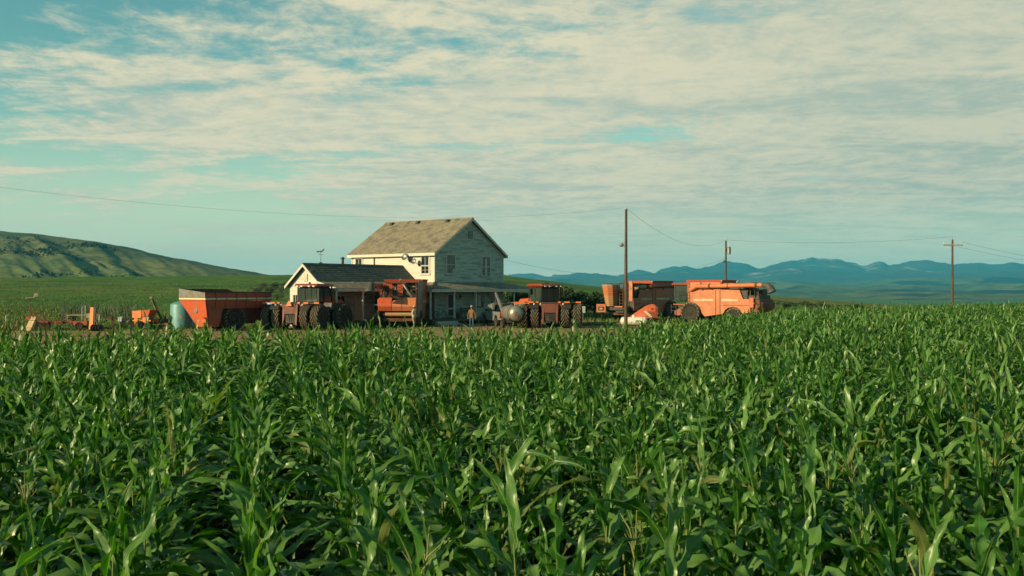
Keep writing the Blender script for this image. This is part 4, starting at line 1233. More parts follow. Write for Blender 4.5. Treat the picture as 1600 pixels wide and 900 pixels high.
        b = MB(); b.box((-3.95, -1.2, 2.2), (-2.6, 1.25, 2.55)); b.box((-3.8, -.9, 2.55), (-2.5, .2, 3.1)); b.tube([(-3.7, .7, 2.5), (-3.5, .75, 3.0), (-2.6, .8, 3.2)], .13, 10); b.tube([(-3.85, 1.15, 2.3), (-3.85, 1.15, 3.15), (-2.4, 1.2, 3.2)], .05, 6); b.build('rear_machinery', M['dark'], t, bevel=.03)
    if rear == 'bin':
        n = 12
        for k in range(n):           # slatted, down-tapering rear screen, each band its own piece
            z0, z1 = 1.42 + k*.178, 1.42 + (k+1)*.178 - .02
            f0 = k / n; hw = .55 + .25*f0
            b = MB()
            pts = [(-3.5 - .35*f0, .75 + hw), (-4.05 - .40*f0, .75 + hw*.55), (-4.12 - .42*f0, .75 - hw*.3), (-3.9 - .4*f0, .75 - hw*.85), (-3.4, .75 - hw)]
            b.prism([(x, y, z0) for x, y in pts], (-.02, 0, z1 - z0)); b.build('slat', M['olive'] if k < 6 or k > 10 else M['salmon'], t)
        b = MB()
        for y in (-.12, -.55): b.bar((-3.5, y, 1.0), (-3.5, y, 3.7), .05)
        for k in range(9): b.bar((-3.5, -.12, 1.1 + .3*k), (-3.5, -.55, 1.1 + .3*k), .04)
        b.build('ladder', M['rust'], t)
        b = MB(); b.box((-3.35, -1.5, 1.9), (-3.25, -1.08, 3.85)); b.build('rear_panel', M['salmon'], t, bevel=.02)
    b = MB(); b.tube([(-3.5, -1.15, 1.12), (-3.5, 1.0, 1.12)], .18, 14); b.build('chopper_drum', M['olive'], t, smooth=40)
    b = MB(); b.box((-3.4, -1.2, .55), (-3.0, 1.2, .78)); b.cbox((-3.35, .1, .62), (.3, 1.3, .2), (0, 0, 8)); b.build('spreader', M['rust'], t, bevel=.03)
    b = MB(); b.bar((-3.0, -1.1, 1.0), (-3.6, -1.1, 1.1), .1); b.bar((-3.0, 1.1, 1.0), (-3.6, 1.1, 1.1), .1); b.box((-3.0, -1.2, .7), (2.2, 1.2, 1.1)); b.build('underframe', M['dark'], t)
    b = MB(); b.tube([(-3.75, 1.5, 1.85), (-3.75, 1.95, 1.85)], .04, 8); b.build('marker_arm', M['grey'], t)
    b = MB(); b.box((-3.6, 1.50, 1.42), (-3.15, 1.62, 2.35)); b.build('rear_corner', M['orange'], t, bevel=.05)
    # cab, platform, ladder
    b = MB(); b.prism([(3.05, -1.0, 1.95), (4.45, -1.0, 1.95), (4.75, -1.0, 2.7), (4.6, -1.0, 3.45), (3.1, -1.0, 3.45)], (0, 2.0, 0)); b.build('cab_glass', M['glass'], t, bevel=.06, smooth=30)
    b = MB(); b.prism([(3.0, -1.15, 3.45), (4.9, -1.15, 3.45), (4.85, -1.1, 3.65), (3.1, -1.1, 3.72)], (0, 2.25, 0)); b.build('cab_roof', M['orange2'], t, bevel=.05)
    b = MB()
    for s_ in (-1.01, 1.01):
        for x_ in (3.08, 4.5): b.bar((x_, s_, 1.95), (x_ + .06, s_, 3.45), .08)
    b.build('cab_frame', M['black'], t)
    b = MB(); b.box((3.0, .95, 1.62), (4.3, 1.85, 1.74)); b.build('platform', M['orange2'], t, bevel=.02)
    b = MB()
    for x_ in (3.05, 3.65, 4.25): b.tube([(x_, 1.82, 1.74), (x_, 1.82, 2.85)], .022, 6)
    for z_ in (2.3, 2.84): b.tube([(3.05, 1.82, z_), (4.25, 1.82, z_)], .022, 6)
    b.build('handrail', M['dark'], t)
    b = MB()
    for k in range(4): b.box((4.0, 1.75, .4 + k*.34), (4.5, 1.9, .44 + k*.34))
    b.bar((4.0, 1.82, .35), (4.0, 1.82, 1.7), .05); b.bar((4.5, 1.82, .35), (4.5, 1.82, 1.7), .05); b.build('ladder', M['dark'], t)
    b = MB()
    for x_ in (2.9, 2.72): b.tube([(x_, 1.6, 1.6), (x_, 1.62, 3.75)], .018, 5)
    for k in range(8): b.tube([(2.72, 1.61, 1.7 + k*.27), (2.9, 1.61, 1.7 + k*.27)], .014, 5)
    b.build('tank_ladder', M['dark'], t)
    b = MB(); b.prism([(3.0, -.7, 1.0), (4.8, -.7, .45), (4.8, -.7, 1.05), (3.0, -.7, 1.85)], (0, 1.4, 0)); b.build('feeder_house', M['orange2'], t, bevel=.03)
    b = MB(); b.tube([(-4.0, -.9, 3.65), (-4.6, -.9, 3.66), (-4.6, .9, 3.66), (-4.0, .9, 3.65)], .02, 5); b.tube([(-4.0, -.9, 3.65), (-3.1, -.9, 3.64)], .02, 5); b.tube([(-4.0, .9, 3.65), (-3.1, .9, 3.64)], .02, 5); b.build('guard_rail', M['dark'], t)
    return t
# centre: seen from behind
p = ground_at(621, 79.0); hd = 2
combine('stripped orange combine seen from behind in front of the porch', p + Vector((math.sin(R(hd)), math.cos(R(hd)), 0)) * 3.7, az_head(hd), 'open', False)
# right: left flank in the sun
u2 = Vector((-.79, .61, 0)).normalized()
p = ground_at(1095, 94.5)
combine('faded orange combine with its sunlit flank and long unloading tube', p - u2 * 3.0 + Vector((u2.y, -u2.x, 0)) * -1.2, math.atan2(u2.y, u2.x), 'round')
# back: rear end in the sun, flank in shade
v2 = Vector((.63, .777, 0)).normalized()
p = ground_at(948, 99.0)
combine('older combine in its own shade behind the wooden pole', p + v2 * 4.4 + Vector((v2.y, -v2.x, 0)) * 1.3, math.atan2(v2.y, v2.x), 'bin', False).scale = (1.22, 1, 1)

# corn header in front of the sunlit combine
hp_ = ground_at(1006, 90.5)
ch = thing('corn_header', 'orange corn header with pointed snouts behind the white gas tank', 'corn header', hp_, R(176)); ch.scale = (.86, .9, .86)
b = MB(); b.box((-1.3, -5.5, .55), (-.3, .5, 1.25)); b.build('trough', M['orange2'], ch, bevel=.04)
b = MB(); b.box((-1.42, -5.5, .5), (-1.3, .5, 1.75)); b.build('back_wall', M['orange2'], ch, bevel=.02)
b = MB(); b.tube([(-.85, -5.4, 1.5), (-.85, .4, 1.5)], .10, 10); b.build('cross_auger', M['dark'], ch, smooth=40)
for k in range(8):
    y = .1 - k*.76; e = k == 0; sc = 1.25 if e else .85
    b = MB(); rows = []
    for xx, hw, zc, zt in ((-1.2, .30, .62, 1.95), (-.5, .34, .55, 1.72), (.2, .28, .48, 1.25), (.7, .18, .42, .92), (1.15, .03, .50, .60)):
        rows.append([(xx, y - hw*sc, zc), (xx, y - hw*.75*sc, zc + (zt - zc)*.65), (xx, y, zt), (xx, y + hw*.75*sc, zc + (zt - zc)*.65), (xx, y + hw*sc, zc)])
    vs_ = [q for r_ in rows for q in r_]
    b._add(vs_, [(i*5+j, i*5+j+1, (i+1)*5+j+1, (i+1)*5+j) for i in range(4) for j in range(4)] + [(0,1,2,3,4), (24,23,22,21,20)] + [(i*5, (i+1)*5, (i+1)*5+4, i*5+4) for i in range(4)])
    sn = b.build('snout', M['orange'], ch, smooth=50)
    if e:
        b = MB(); b.prism([(-.9, y + .36, .7), (-.2, y + .42, 1.35), (.1, y + .40, 1.28), (-.6, y + .45, .62)], (0, .03, 0)); b.build('decal', M['letter'], sn)
b = MB(); b.box((-1.1, -5.4, 0), (-.9, -5.2, .6)); b.box((-1.1, .1, 0), (-.9, .3, .6)); b.box((-1.1, -2.6, 0), (-.9, -2.4, .6)); b.build('stand', M['dark'], ch)

# ------------------------------------------------------------------ grain cart: +X along the near long side (local y = 0 is the near side, +y away)
CA = R(52)
gc = thing('grain_cart', 'large orange grain cart, its rear end sunlit, long side in shade', 'grain cart', ground_at(321, 72.0), CA)
GL, GW, GZ = 5.95, 3.25, 2.85
def cart_pt(x, y, z): return (x, y, z)
b = MB()
# upper box walls
MB().prism([(0, 0, 2.28), (GL, 0, 2.28), (GL, 0, GZ), (0, 0, GZ)], (0, .05, 0)).build('near_wall', M['orange2'], gc)  # darker red than the end wall, standing in for shade on this side
for pts, ex in (([(0, GW, 2.28), (GL, GW, 2.28), (GL, GW, GZ), (0, GW, GZ)], (0, -.05, 0)),
                ([(0, .05, 2.28), (0, GW - .05, 2.28), (0, GW - .05, GZ), (0, .05, GZ)], (.05, 0, 0)), ([(GL - .05, .05, 2.28), (GL - .05, GW - .05, 2.28), (GL - .05, GW - .05, GZ), (GL - .05, .05, GZ)], (.05, 0, 0))):
    b.prism(pts, ex)
b.build('upper_wall', M['orange'], gc)
b = MB()     # lower hopper: near side upright then in, ends sloping in
b.prism([(.0, .02, 2.26), (0, GW - .02, 2.26), (.30, GW*.45, .42), (.30, .12, .42)], (.05, 0, -.01)); hop = b.build('rear_slope', M['orange'], gc)
b = MB(); b.prism([(.02, .0, 2.26), (GL - .02, .0, 2.26), (GL - .5, .06, 1.72), (.25, .06, 1.72)], (0, .05, 0)); b.build('side_upper_panel', M['orange2'], gc)
b = MB(); b.prism([(.25, .07, 1.70), (1.55, .07, 1.70), (1.25, .10, .50), (.34, .10, .50)], (0, .05, 0)); b.build('side_lower_panel', M['orange2'], gc)
b = MB(); b.prism([(1.5, .55, 1.75), (GL - .4, .55, 1.75), (GL - 1.3, 1.5, .60), (1.5, 1.3, .6)], (0, .05, 0)); b.prism([(1.5, .1, 1.72), (GL - .45, .1, 1.72), (GL - .45, .6, 1.76), (1.5, .6, 1.76)], (0, 0, -.04)); b.build('hopper_slope', M['orange2'], gc)
b = MB(); b.prism([(GL, .02, 2.26), (GL, GW - .02, 2.26), (GL - 1.3, GW*.5, .8), (GL - 1.3, .6, .8)], (-.05, 0, 0)); b.build('front_slope', M['orange2'], gc)
b = MB(); b.prism([(.05, GW - .02, 2.26), (GL, GW - .02, 2.26), (GL - 1.3, GW*.55, .7), (.3, GW*.5, .5)], (0, -.05, 0)); b.build('far_slope', M['orange2'], gc)
b = MB(); b.box((.30, .14, .36), (1.3, 1.5, .52)); b.box((.16, .10, .62), (.30, .75, 1.0)); b.build('discharge_box', M['orange'], gc, bevel=.02)
b = MB(); b.box((-.03, -.03, 2.36), (GL + .03, .0, 2.46)); b.box((-.03, .0, 2.36), (.0, GW, 2.46)); b.build('stripe', M['letter'], gc)
b = MB()
b.box((-.06, -.06, GZ), (GL + .06, .06, GZ + .06)); b.box((-.06, GW - .06, GZ), (GL + .06, GW + .06, GZ + .06)); b.box((GL - .06, .06, GZ), (GL + .06, GW - .06, GZ + .06)); b.build('rim', M['dark'], gc)
b = MB(); b.prism([(.0, .02, GZ - .35), (.0, GW, GZ - .35), (.0, GW, GZ + .30), (.0, .02, GZ + .02)], (.03, 0, 0)); o_ = b.build('end_board', M['grey'], gc); o_.location = (-.035, 0, 0)
b = MB(); b.prism([(.02, GW, GZ + .02), (.02, GW, GZ + .30), (GL * .72, GW, GZ + .26), (GL * .82, GW, GZ + .02)], (0, .03, 0)); b.build('spill_board', M['dark'], gc)
for k in range(6): MB().box((.9 + .9*k - .03, -.045, 1.75), (.9 + .9*k + .03, -.002, GZ)).build('side_rib', M['orange2'], gc)
for k in range(3):
    b = MB(); b.box((-.05, .35 + k*1.25, 2.5), (-.005, .45 + k*1.25, GZ)); b.build('end_rib', M['orange'], gc)
b = MB(); b.lathe([(.0, -.02), (.17, -.02), (.19, .0), (.17, .012), (0, .012)], (.10, GW*.40, 1.55), 'X', 18); b.build('emblem', M['grey'], gc)
for y in (.6, GW - .55):
    o_ = wheel(gc, 'wheel', (2.75, y, .92), .92, .85, 20, .05, 'rust', .50)
b = MB(); b.prism([(1.3, .62, .5), (GL - 1.0, .62, .5), (GL - .3, .62, 1.72), (1.3, .62, 1.72)], (0, .05, 0)); b.build('inner_panel', M['darkred'], gc)
b = MB(); b.box((2.3, .2, .7), (2.8, GW - .2, 1.0)); b.box((.5, 1.2, .72), (GL - .5, 1.9, .95)); b.bar((GL - .6, 1.55, .85), (GL + 2.1, 1.55, .62), .22); b.build('chassis', M['dark'], gc, bevel=.02)
b = MB(); b.tube([(GL - .5, 1.0, .9), (GL + .6, 1.3, 1.3)], .25, 14); b.build('cart_auger', M['orange2'], gc, smooth=40)
for y in (.1, GW - .4): MB().box((-.02, y, .98), (.06, y + .28, 1.08)).build('tail_light', M['red_lens'], gc)

# ------------------------------------------------------------------ plastic tank
p = ground_at(285, 77.0)
pt = thing('plastic_tank', 'tall pale green plastic water tank behind the grain cart', 'tank', p)
tr_ = .90
b = MB(); prof = [(tr_, 0)]
prof += [(tr_, 1.86), (tr_*.97, 1.94), (tr_*.72, 2.08), (tr_*.35, 2.16), (.22, 2.18)]
b.lathe(prof, (0, 0, 0), 'Z', 40); b.build('shell', M['tank'], pt, smooth=28)
b = MB(); b.lathe([(.24, 2.16), (.24, 2.24), (.2, 2.27), (0, 2.28)], (0, 0, 0), 'Z', 18); b.build('lid', M['dark'], pt, smooth=40)
b = MB(); b.tube([(0, -tr_ - .02, .15), (0, -tr_ - .18, .15), (0, -tr_ - .18, .02)], .04, 8); b.build('valve', M['dark'], pt)

# ------------------------------------------------------------------ left: old implement frame, plank ramp, machines
p = ground_at(38, 74.0)
rp = thing('plank_ramp', 'leaning pale wooden plank ramp at the left end of the yard', 'ramp', p, R(-42))
for k in range(6):
    o_ = MB().box((0, 0, 0), (.145, 1.18, .045)).build('plank', M['plank'], rp); o_.location = (.05 + k*.16, .02*((k*7) % 3), .03); o_.rotation_euler = (R(62 + (k % 3)*2), 0, 0); o_.scale = (1, 1 - .08*((k*5) % 3), 1)
b = MB(); b.bar((0, .1, .25), (1.05, .1, .25), .06); b.bar((0, .35, .8), (1.05, .35, .8), .06); b.bar((.1, .75, 0), (.1, .42, .95), .07); b.bar((.9, .75, 0), (.9, .42, .95), .07); b.build('brace', M['wood'], rp)

p = ground_at(95, 76.5)
im = thing('tillage_implement', 'low rusty orange tillage frame with a raised seat post', 'farm implement', p, R(8))
b = MB()
for y in (-.5, .5): b.bar((-1.7, y, .62), (2.0, y, .55), .13, .16)
for x in (-1.6, -.7, .3, 1.2, 1.95): b.bar((x, -.9, .6), (x, .9, .6), .11, .14)
b.build('frame', M['orange2'], im, bevel=.01)
b = MB(); b.bar((-1.9, 0, .6), (-2.5, 0, .95), .16, .2); b.bar((-1.9, .2, .6), (-2.6, .1, .5), .1); b.build('drawbar', M['orange'], im)
for k in range(7):
    x = -1.5 + k*.55; y = -.8 + (k % 2)*.6
    b = MB(); b.tube([(x, y, .6), (x - .05, y, .75), (x - .25, y, .72), (x - .3, y, .35), (x - .1, y, .05)], .025, 6); b.prism([(x - .14, y - .07, .0), (x + .05, y, .1), (x - .14, y + .07, .0)], (0, 0, .03)); b.build('tine', M['rust'], im)
b = MB(); b.bar((-2.15, 0, .9), (-2.28, 0, 2.35), .09); b.bar((-2.15, 0, 1.35), (-1.5, 0, 1.35), .07); b.bar((-1.55, 0, 1.36), (-1.0, 0, .62), .1); b.bar((-2.05, 0, 1.3), (-1.35, 0, .6), .14); b.build('seat_post', M['rust'], im)
b = MB(); b.prism([(-2.52, -.2, 2.36), (-1.82, -.2, 2.44), (-1.82, -.2, 2.52), (-2.5, -.2, 2.46)], (0, .4, 0)); b.bar((-1.86, 0, 2.46), (-1.72, 0, 2.78), .07, .3); b.build('seat', M['dust'], im, bevel=.02)
b = MB()
for y in (-.45, .45): b.bar((.5, y, 1.12), (2.9, y, 1.12), .05)
for x in (.5, 1.4, 2.3, 2.9): b.bar((x, -.45, 1.12), (x, .45, 1.12), .05); 
for x in (.6, 1.9): b.bar((x, .45, .6), (x, .45, 1.12), .05); b.bar((x, -.45, .6), (x, -.45, 1.12), .05)
b.build('upper_rail', M['plank'], im)
b = MB(); b.box((2.0, -.5, .92), (2.75, -.42, 1.24)); b.box((2.35, -.52, .75), (2.45, -.5, 1.4)); b.build('yellow_panel', M['plank'], im)
for x in (.35, .95):
    o_ = wheel(im, 'wheel', (x, -.2, .90), .22, .18, 0, .0, 'white', .5)
for x, y in ((-1.3, -.95), (1.6, -.95), (-1.3, .95), (1.6, .95)):
    o_ = wheel(im, 'wheel', (x, y, .30), .30, .2, 0, .0, 'rust', .5)
b = MB(); b.box((1.2, -1.0, .35), (2.2, -.92, .66)); b.tube([(1.5, -.6, .4), (2.1, -.6, .4)], .16, 10); b.build('gearbox', M['orange'], im, bevel=.02)

p = ground_at(141.5, 73.5)
op = thing('folded_wing_section', 'narrow upright orange implement wing beside the tillage frame', 'farm implement', p, R(-25))
b = MB(); b.prism([(-.22, 0, .15), (.22, 0, .15), (.2, .1, 1.75), (-.14, .1, 1.8)], (0, .10, 0)); b.build('upright_panel', M['bright_orange'], op, bevel=.02)
b = MB(); b.bar((.26, .12, .1), (.30, .2, 1.75), .1); b.bar((.3, .2, 1.7), (.1, .15, 1.78), .08); b.bar((-.4, .1, .08), (1.2, .1, .1), .12); b.bar((.3, .15, .9), (.9, .15, .1), .07); b.build('support_arm', M['dark'], op)
for k in range(4):
    x = .35 + k*.26; b = MB(); b.lathe([(.0, -.03), (.26, -.01), (.26, .01), (0, .03)], (x, -.1, .26), 'X', 16); b.build('disc_blade', M['dark'], op, smooth=40)

p = ground_at(190, 76.5)
eg = thing('engine_cart', 'small dark engine cart with a white box on top', 'engine', p, R(10))
b = MB(); b.box((-.55, -.3, .12), (.75, .3, .24)); b.box((-.1, -.28, .24), (.6, .28, .62)); b.build('base', M['black'], eg, bevel=.03)
b = MB(); b.box((-.2, -.3, .62), (.08, .25, .98)); b.build('box', M['white'], eg, bevel=.02)
b = MB(); b.box((.1, -.25, .62), (.5, .25, .86)); b.tube([(.5, -.3, .55), (.65, -.3, .8), (.85, -.2, .5)], .05, 8); b.lathe([(.22, -.06), (.22, .06)], (.55, -.3, .5), 'Y', 16); b.build('engine_block', M['dark'], eg, bevel=.02)
b = MB(); b.bar((-.75, -.1, .05), (-.62, -.1, .95), .12); b.cbox((-.82, -.1, .88), (.36, .2, .22)); b.build('pump_stand', M['rust'], eg)
for x in (-.35, .82):
    wheel(eg, 'wheel', (x, -.38, .24 if x < 0 else .30), .24 if x < 0 else .30, .14, 0, 0, 'rust', .5)

p = ground_at(225, 76.0)
hb = thing('seed_hopper_wagon', 'small bright orange hopper wagon on pale wheels', 'wagon', p, R(-14))
b = MB(); b.prism([(-.75, -.42, .92), (.05, -.42, .92), (.05, -.42, 1.50), (-.75, -.42, 1.46)], (0, .85, 0)); b.build('front_bin', M['bright_orange'], hb, bevel=.02)
b = MB(); b.prism([(.09, -.42, 1.0), (.62, -.40, 1.02), (.85, -.46, 1.55), (.09, -.46, 1.50)], (0, .88, 0)); b.build('rear_bin', M['orange'], hb, bevel=.02)
b = MB(); b.prism([(.12, -.38, .55), (.55, -.38, .55), (.7, -.38, 1.0), (.12, -.38, .98)], (0, .7, 0)); b.build('chute', M['grey'], hb, bevel=.01)
b = MB(); b.bar((-.75, -.3, .72), (.8, -.3, .72), .1); b.bar((-.75, .35, .72), (.8, .35, .72), .1); b.build('frame_rail', M['bright_orange'], hb)
b = MB(); b.prism([(-.5, -.44, .4), (-.3, -.44, .4), (-.25, -.44, .92), (-.55, -.44, .92)], (0, .06, 0)); b.build('leg', M['bright_orange'], hb)
b = MB(); b.prism([(.25, -.44, .4), (.42, -.44, .4), (.45, -.44, .92), (.15, -.44, .92)], (0, .06, 0)); b.build('leg', M['bright_orange'], hb)
for y in (-.5, .45): wheel(hb, 'wheel', (-.05, y, .36), .36, .2, 0, 0, 'dust', .62)
p = ground_at(250, 76.5)
ev = thing('conveyor_elevator', 'dark conveyor arm slanting up beside the green tank', 'conveyor', p, R(5))
b = MB(); b.bar((.15, 0, .75), (-.62, 0, 2.40), .24, .14); arm = b.build('arm', M['rust'], ev, bevel=.015)
b = MB(); b.bar((-.18, -.14, 1.25), (-.60, -.14, 2.30), .05); b.cbox((-.66, 0, 2.46), (.2, .3, .14)); b.build('rail', M['dust'], arm)
b = MB(); b.box((-.85, -.35, .45), (.55, .35, .85)); b.bar((.3, 0, .5), (.4, 0, 1.05), .18); b.build('base_frame', M['dark'], ev, bevel=.04)
b = MB(); b.box((-.5, -.40, .55), (-.35, -.36, .80)); b.box((-.2, -.40, .58), (.0, -.36, .86)); b.box((.25, -.45, .40), (.7, .3, .52)); b.build('guard', M['orange'], ev)
for x in (-.45, .15): wheel(ev, 'wheel', (x, -.38, .2), .2, .14, 0, 0, 'dust', .55)

# ------------------------------------------------------------------ pickup truck
p = ground_at(793, 82.5); hd = -17
pk = thing('pickup_truck', 'grey pickup truck parked by the porch, tail towards the field', 'pickup truck', p + Vector((math.sin(R(hd)), math.cos(R(hd)), 0)) * 2.0, az_head(hd))
M['truck'] = mat('grey_blue_car_paint', (.20, .25, .26), .3, alt=(.26, .24, .2), scale=1.2, var=.05)
b = MB()
prof = [(-2.85, .62), (-2.88, 1.22), (-.55, 1.25), (-.55, 1.20), (1.15, 1.22), (1.3, 1.18), (2.6, 1.12), (2.8, .95), (2.8, .55), (2.35, .48), (2.2, .82), (1.95, .94), (1.6, .94), (1.35, .82), (1.2, .48), (-1.25, .48), (-1.4, .82), (-1.65, .94), (-2.0, .94), (-2.25, .82), (-2.4, .55)]
b.prism([(x, -.97, z) for x, z in prof], (0, 1.94, 0)); body = b.build('body', M['truck'], pk, bevel=.04, smooth=30)
b = MB(); b.prism([(-.55, -.86, 1.22), (1.2, -.86, 1.22), (.62, -.76, 1.80), (-.42, -.76, 1.82)], (0, 1.72, 0)); b.prism([(-.5, -.74, 1.80), (.66, -.74, 1.78), (.55, -.7, 1.88), (-.4, -.7, 1.90)], (0, 1.48, 0)); cabn = b.build('cab', M['truck'], pk, bevel=.03, smooth=30)
for s_ in (-1, 1):
    for x0, x1 in ((-.45, .12), (.18, .85)):
        b = MB(); b.prism([(x0, s_*.875, 1.27), (x1, s_*.875, 1.27), (x1 - (.35 if x1 > .5 else 0), s_*.79, 1.74), (x0 + .05, s_*.79, 1.74)], (0, s_*.01, 0)); b.build('side_window', M['winglass'], cabn)
b = MB(); b.prism([(-.575, -.72, 1.30), (-.575, .72, 1.30), (-.46, .66, 1.76), (-.46, -.66, 1.76)], (-.012, 0, 0)); b.build('rear_window', M['winglass'], cabn)
for s_ in (-1, 1):
    b = MB(); b.cbox((-2.86, s_*.86, 1.0), (.10, .18, .42)); b.build('tail_light', M['red_lens'], pk, bevel=.02)
b = MB(); b.box((-2.78, -.80, 1.225), (-.6, .80, 1.258)); b.build('bed', M['black'], pk)
b = MB(); b.box((-3.0, -.95, .48), (-2.86, .95, .66)); b.build('bumper', M['white'], pk, bevel=.03)
b = MB(); b.box((2.78, -.95, .46), (2.95, .95, .68)); b.box((2.8, -.6, .7), (2.84, .6, 1.0)); b.build('front_bumper', M['grey'], pk, bevel=.03)
b = MB(); b.box((-2.90, -.75, .70), (-2.875, .75, 1.16)); b.box((-2.93, -.2, .72), (-2.9, .2, .84)); b.build('tailgate', M['truck'], pk)
for x in (1.78, -1.82):
    for s_ in (-1, 1): wheel(pk, 'wheel', (x, s_*.86, .40), .40, .27, 0, 0, 'grey', .60)
for s_ in (-1, 1):
    b = MB(); b.cbox((.72, s_*1.08, 1.34), (.1, .2, .16)); b.build('mirror', M['black'], pk, bevel=.02)
b = MB(); b.bar((-.6, -.8, 1.3), (-.6, -.8, 1.98), .05); b.bar((-.6, .8, 1.3), (-.6, .8, 1.98), .05); b.bar((-.6, -.85, 1.98), (-.6, .85, 1.98), .06); b.bar((-2.7, -.8, 1.98), (-.6, -.8, 1.98), .05); b.bar((-2.7, -.8, 1.3), (-2.7, -.8, 1.98), .05); b.build('rack', M['grey'], pk)

# leaning pale auger pipe between truck and porch
p0, p1 = at(774.5, 458, 84.5), at(787, 489, 82.0)
lp = thing('leaning_chute', 'pale tapering chute slanting up from behind the pickup to the porch eave', 'chute', (p1.x, p1.y, 0))
b = MB(); d0, d1 = p0 - Vector((p1.x, p1.y, 0)), p1 - Vector((p1.x, p1.y, 0))
b.tube([d1, d1.lerp(d0, .5), d0], [.20, .14, .10], 10); b.build('tube', M['grey'], lp, smooth=40)
b = MB(); b.bar(d1 + Vector((0, 0, .05)), Vector((.1, .1, 0)), .08); b.bar(d1, Vector((-.25, .3, 0)), .06); b.bar(d1, Vector((.4, -.2, 0)), .06); b.build('stand', M['dark'], lp)

# silver tank on a low trailer
p = ground_at(800.5, 79.5)
tk = thing('tank_trailer', 'round silver tank with rust stains on a low trailer', 'tank trailer', p, az_head(-16))
b = MB(); rr = .60; prof = [(0, -1.55)] + [(rr*math.sin(R(a)), -1.15 - .42*math.cos(R(a))) for a in (20, 40, 60, 78, 90)] + [(rr + .01, -.5), (rr + .01, .6), (rr, 1.3)] + [(rr*math.cos(R(a)), 1.3 + .4*math.sin(R(a))) for a in (20, 45, 70)] + [(0, 1.7)]
b.lathe(prof, (0, 0, 1.20), 'X', 28); b.build('shell', M['silver'], tk, smooth=50)
b = MB(); b.lathe([(.16, 0), (.16, .14), (.0, .16)], (.1, 0, 1.80), 'Z', 14); b.build('manhole', M['dark'], tk)
b = MB(); b.tube([(-1.5, 0, 1.05), (-1.75, 0, 1.0), (-1.75, 0, .6)], .04, 8); b.build('drain_pipe', M['dark'], tk)
b = MB(); b.box((-1.5, -.55, .50), (1.9, -.42, .62)); b.box((-1.5, .42, .50), (1.9, .55, .62)); b.box((-.9, -.5, .6), (-.75, .5, .85)); b.box((.8, -.5, .6), (.95, .5, .85)); b.bar((1.8, 0, .55), (2.9, 0, .5), .12); b.tube([(.1, -.75, .36), (.1, .75, .36)], .05, 8); b.build('chassis', M['dark'], tk)
for s_ in (-1, 1): wheel(tk, 'wheel', (.1, s_*.78, .36), .36, .24, 0, 0, 'rust', .55)
b = MB()
for x in (-.8, .85): b.lathe([(rr + .012, -.04), (rr + .025, -.04), (rr + .025, .04), (rr + .012, .04)], (x, 0, 1.2), 'X', 28, close=True)
b.build('strap', M['rust'], tk)

# white gas tank on feet
p = ground_at(990.5, 83.5)
gt = thing('gas_tank', 'white horizontal gas tank lying behind the wooden pole', 'gas tank', p, R(-14)); gt.scale = (.82, .86, .86)
b = MB(); rr = .40; prof = [(0, -1.38)] + [(rr*math.sin(R(a)), -1.1 - .3*math.cos(R(a))) for a in (22, 45, 66, 84)] + [(rr, -.9), (rr, .9)] + [(rr*math.cos(R(a)), 1.1 + .3*math.sin(R(a))) for a in (6, 24, 45, 68)] + [(0, 1.38)]
b.lathe(prof, (0, 0, .50), 'X', 28); b.build('shell', M['propane'], gt, smooth=50)
b = MB(); b.lathe([(.18, 0), (.18, .14), (.13, .2), (0, .21)], (0, 0, .87), 'Z', 16); b.build('dome', M['propane'], gt, smooth=40)
for x in (-.75, .75): MB().box((x - .12, -.25, 0), (x + .12, .25, .18)).build('foot', M['dust'], gt)

# orange box on a thin stand, left of the old combine
p = ground_at(939.5, 92.0)
ob = thing('machine_light_box', 'square orange panel with dark window on a thin stand', 'panel', p, R(-12))
b = MB(); b.box((-.44, -.12, .95), (.44, .3, 1.72)); b.build('housing', M['salmon'], ob, bevel=.03)
b = MB(); b.box((-.28, -.135, 1.12), (.26, -.122, 1.48)); b.build('window', M['dark'], ob)
b = MB(); b.box((-.16, -.142, 1.22), (.12, -.136, 1.38)); b.build('lamp', M['plank'], ob)
b = MB(); b.bar((0, .1, 0), (0, .1, .95), .06); b.bar((-.25, .1, .03), (.25, .1, .03), .06); b.bar((.3, .3, 1.35), (1.2, .6, 1.55), .08); b.build('stand', M['dark'], ob)

# small white sign board by the hedge
p = ground_at(911, 90.0)
sg = thing('yard_sign', 'small blank white board on a post right of the tractor', 'sign', p, R(8))
MB().box((-.2, -.03, .95), (.2, 0, 1.55)).build('board', M['sign'], sg)
MB().box((-.04, 0, 0), (.04, .06, 1.5)).build('post', M['wood'], sg)

# long grey log lying along the yard edge
p = ground_at(940, 84.5)
lg = MB(); rg = random.Random(3)
lg.tube([(-2.6 + .52*k, rg.uniform(-.05, .05), .16 + rg.uniform(-.01, .01)) for k in range(11)], [.15 + rg.uniform(-.015, .02) for k in range(11)], 10)
o_ = lg.build('log', M['wood'], smooth=50); o_.location = p; o_.rotation_euler = (0, 0, R(2))
tag(o_, 'long grey log lying along the yard edge left of the pole', 'log')

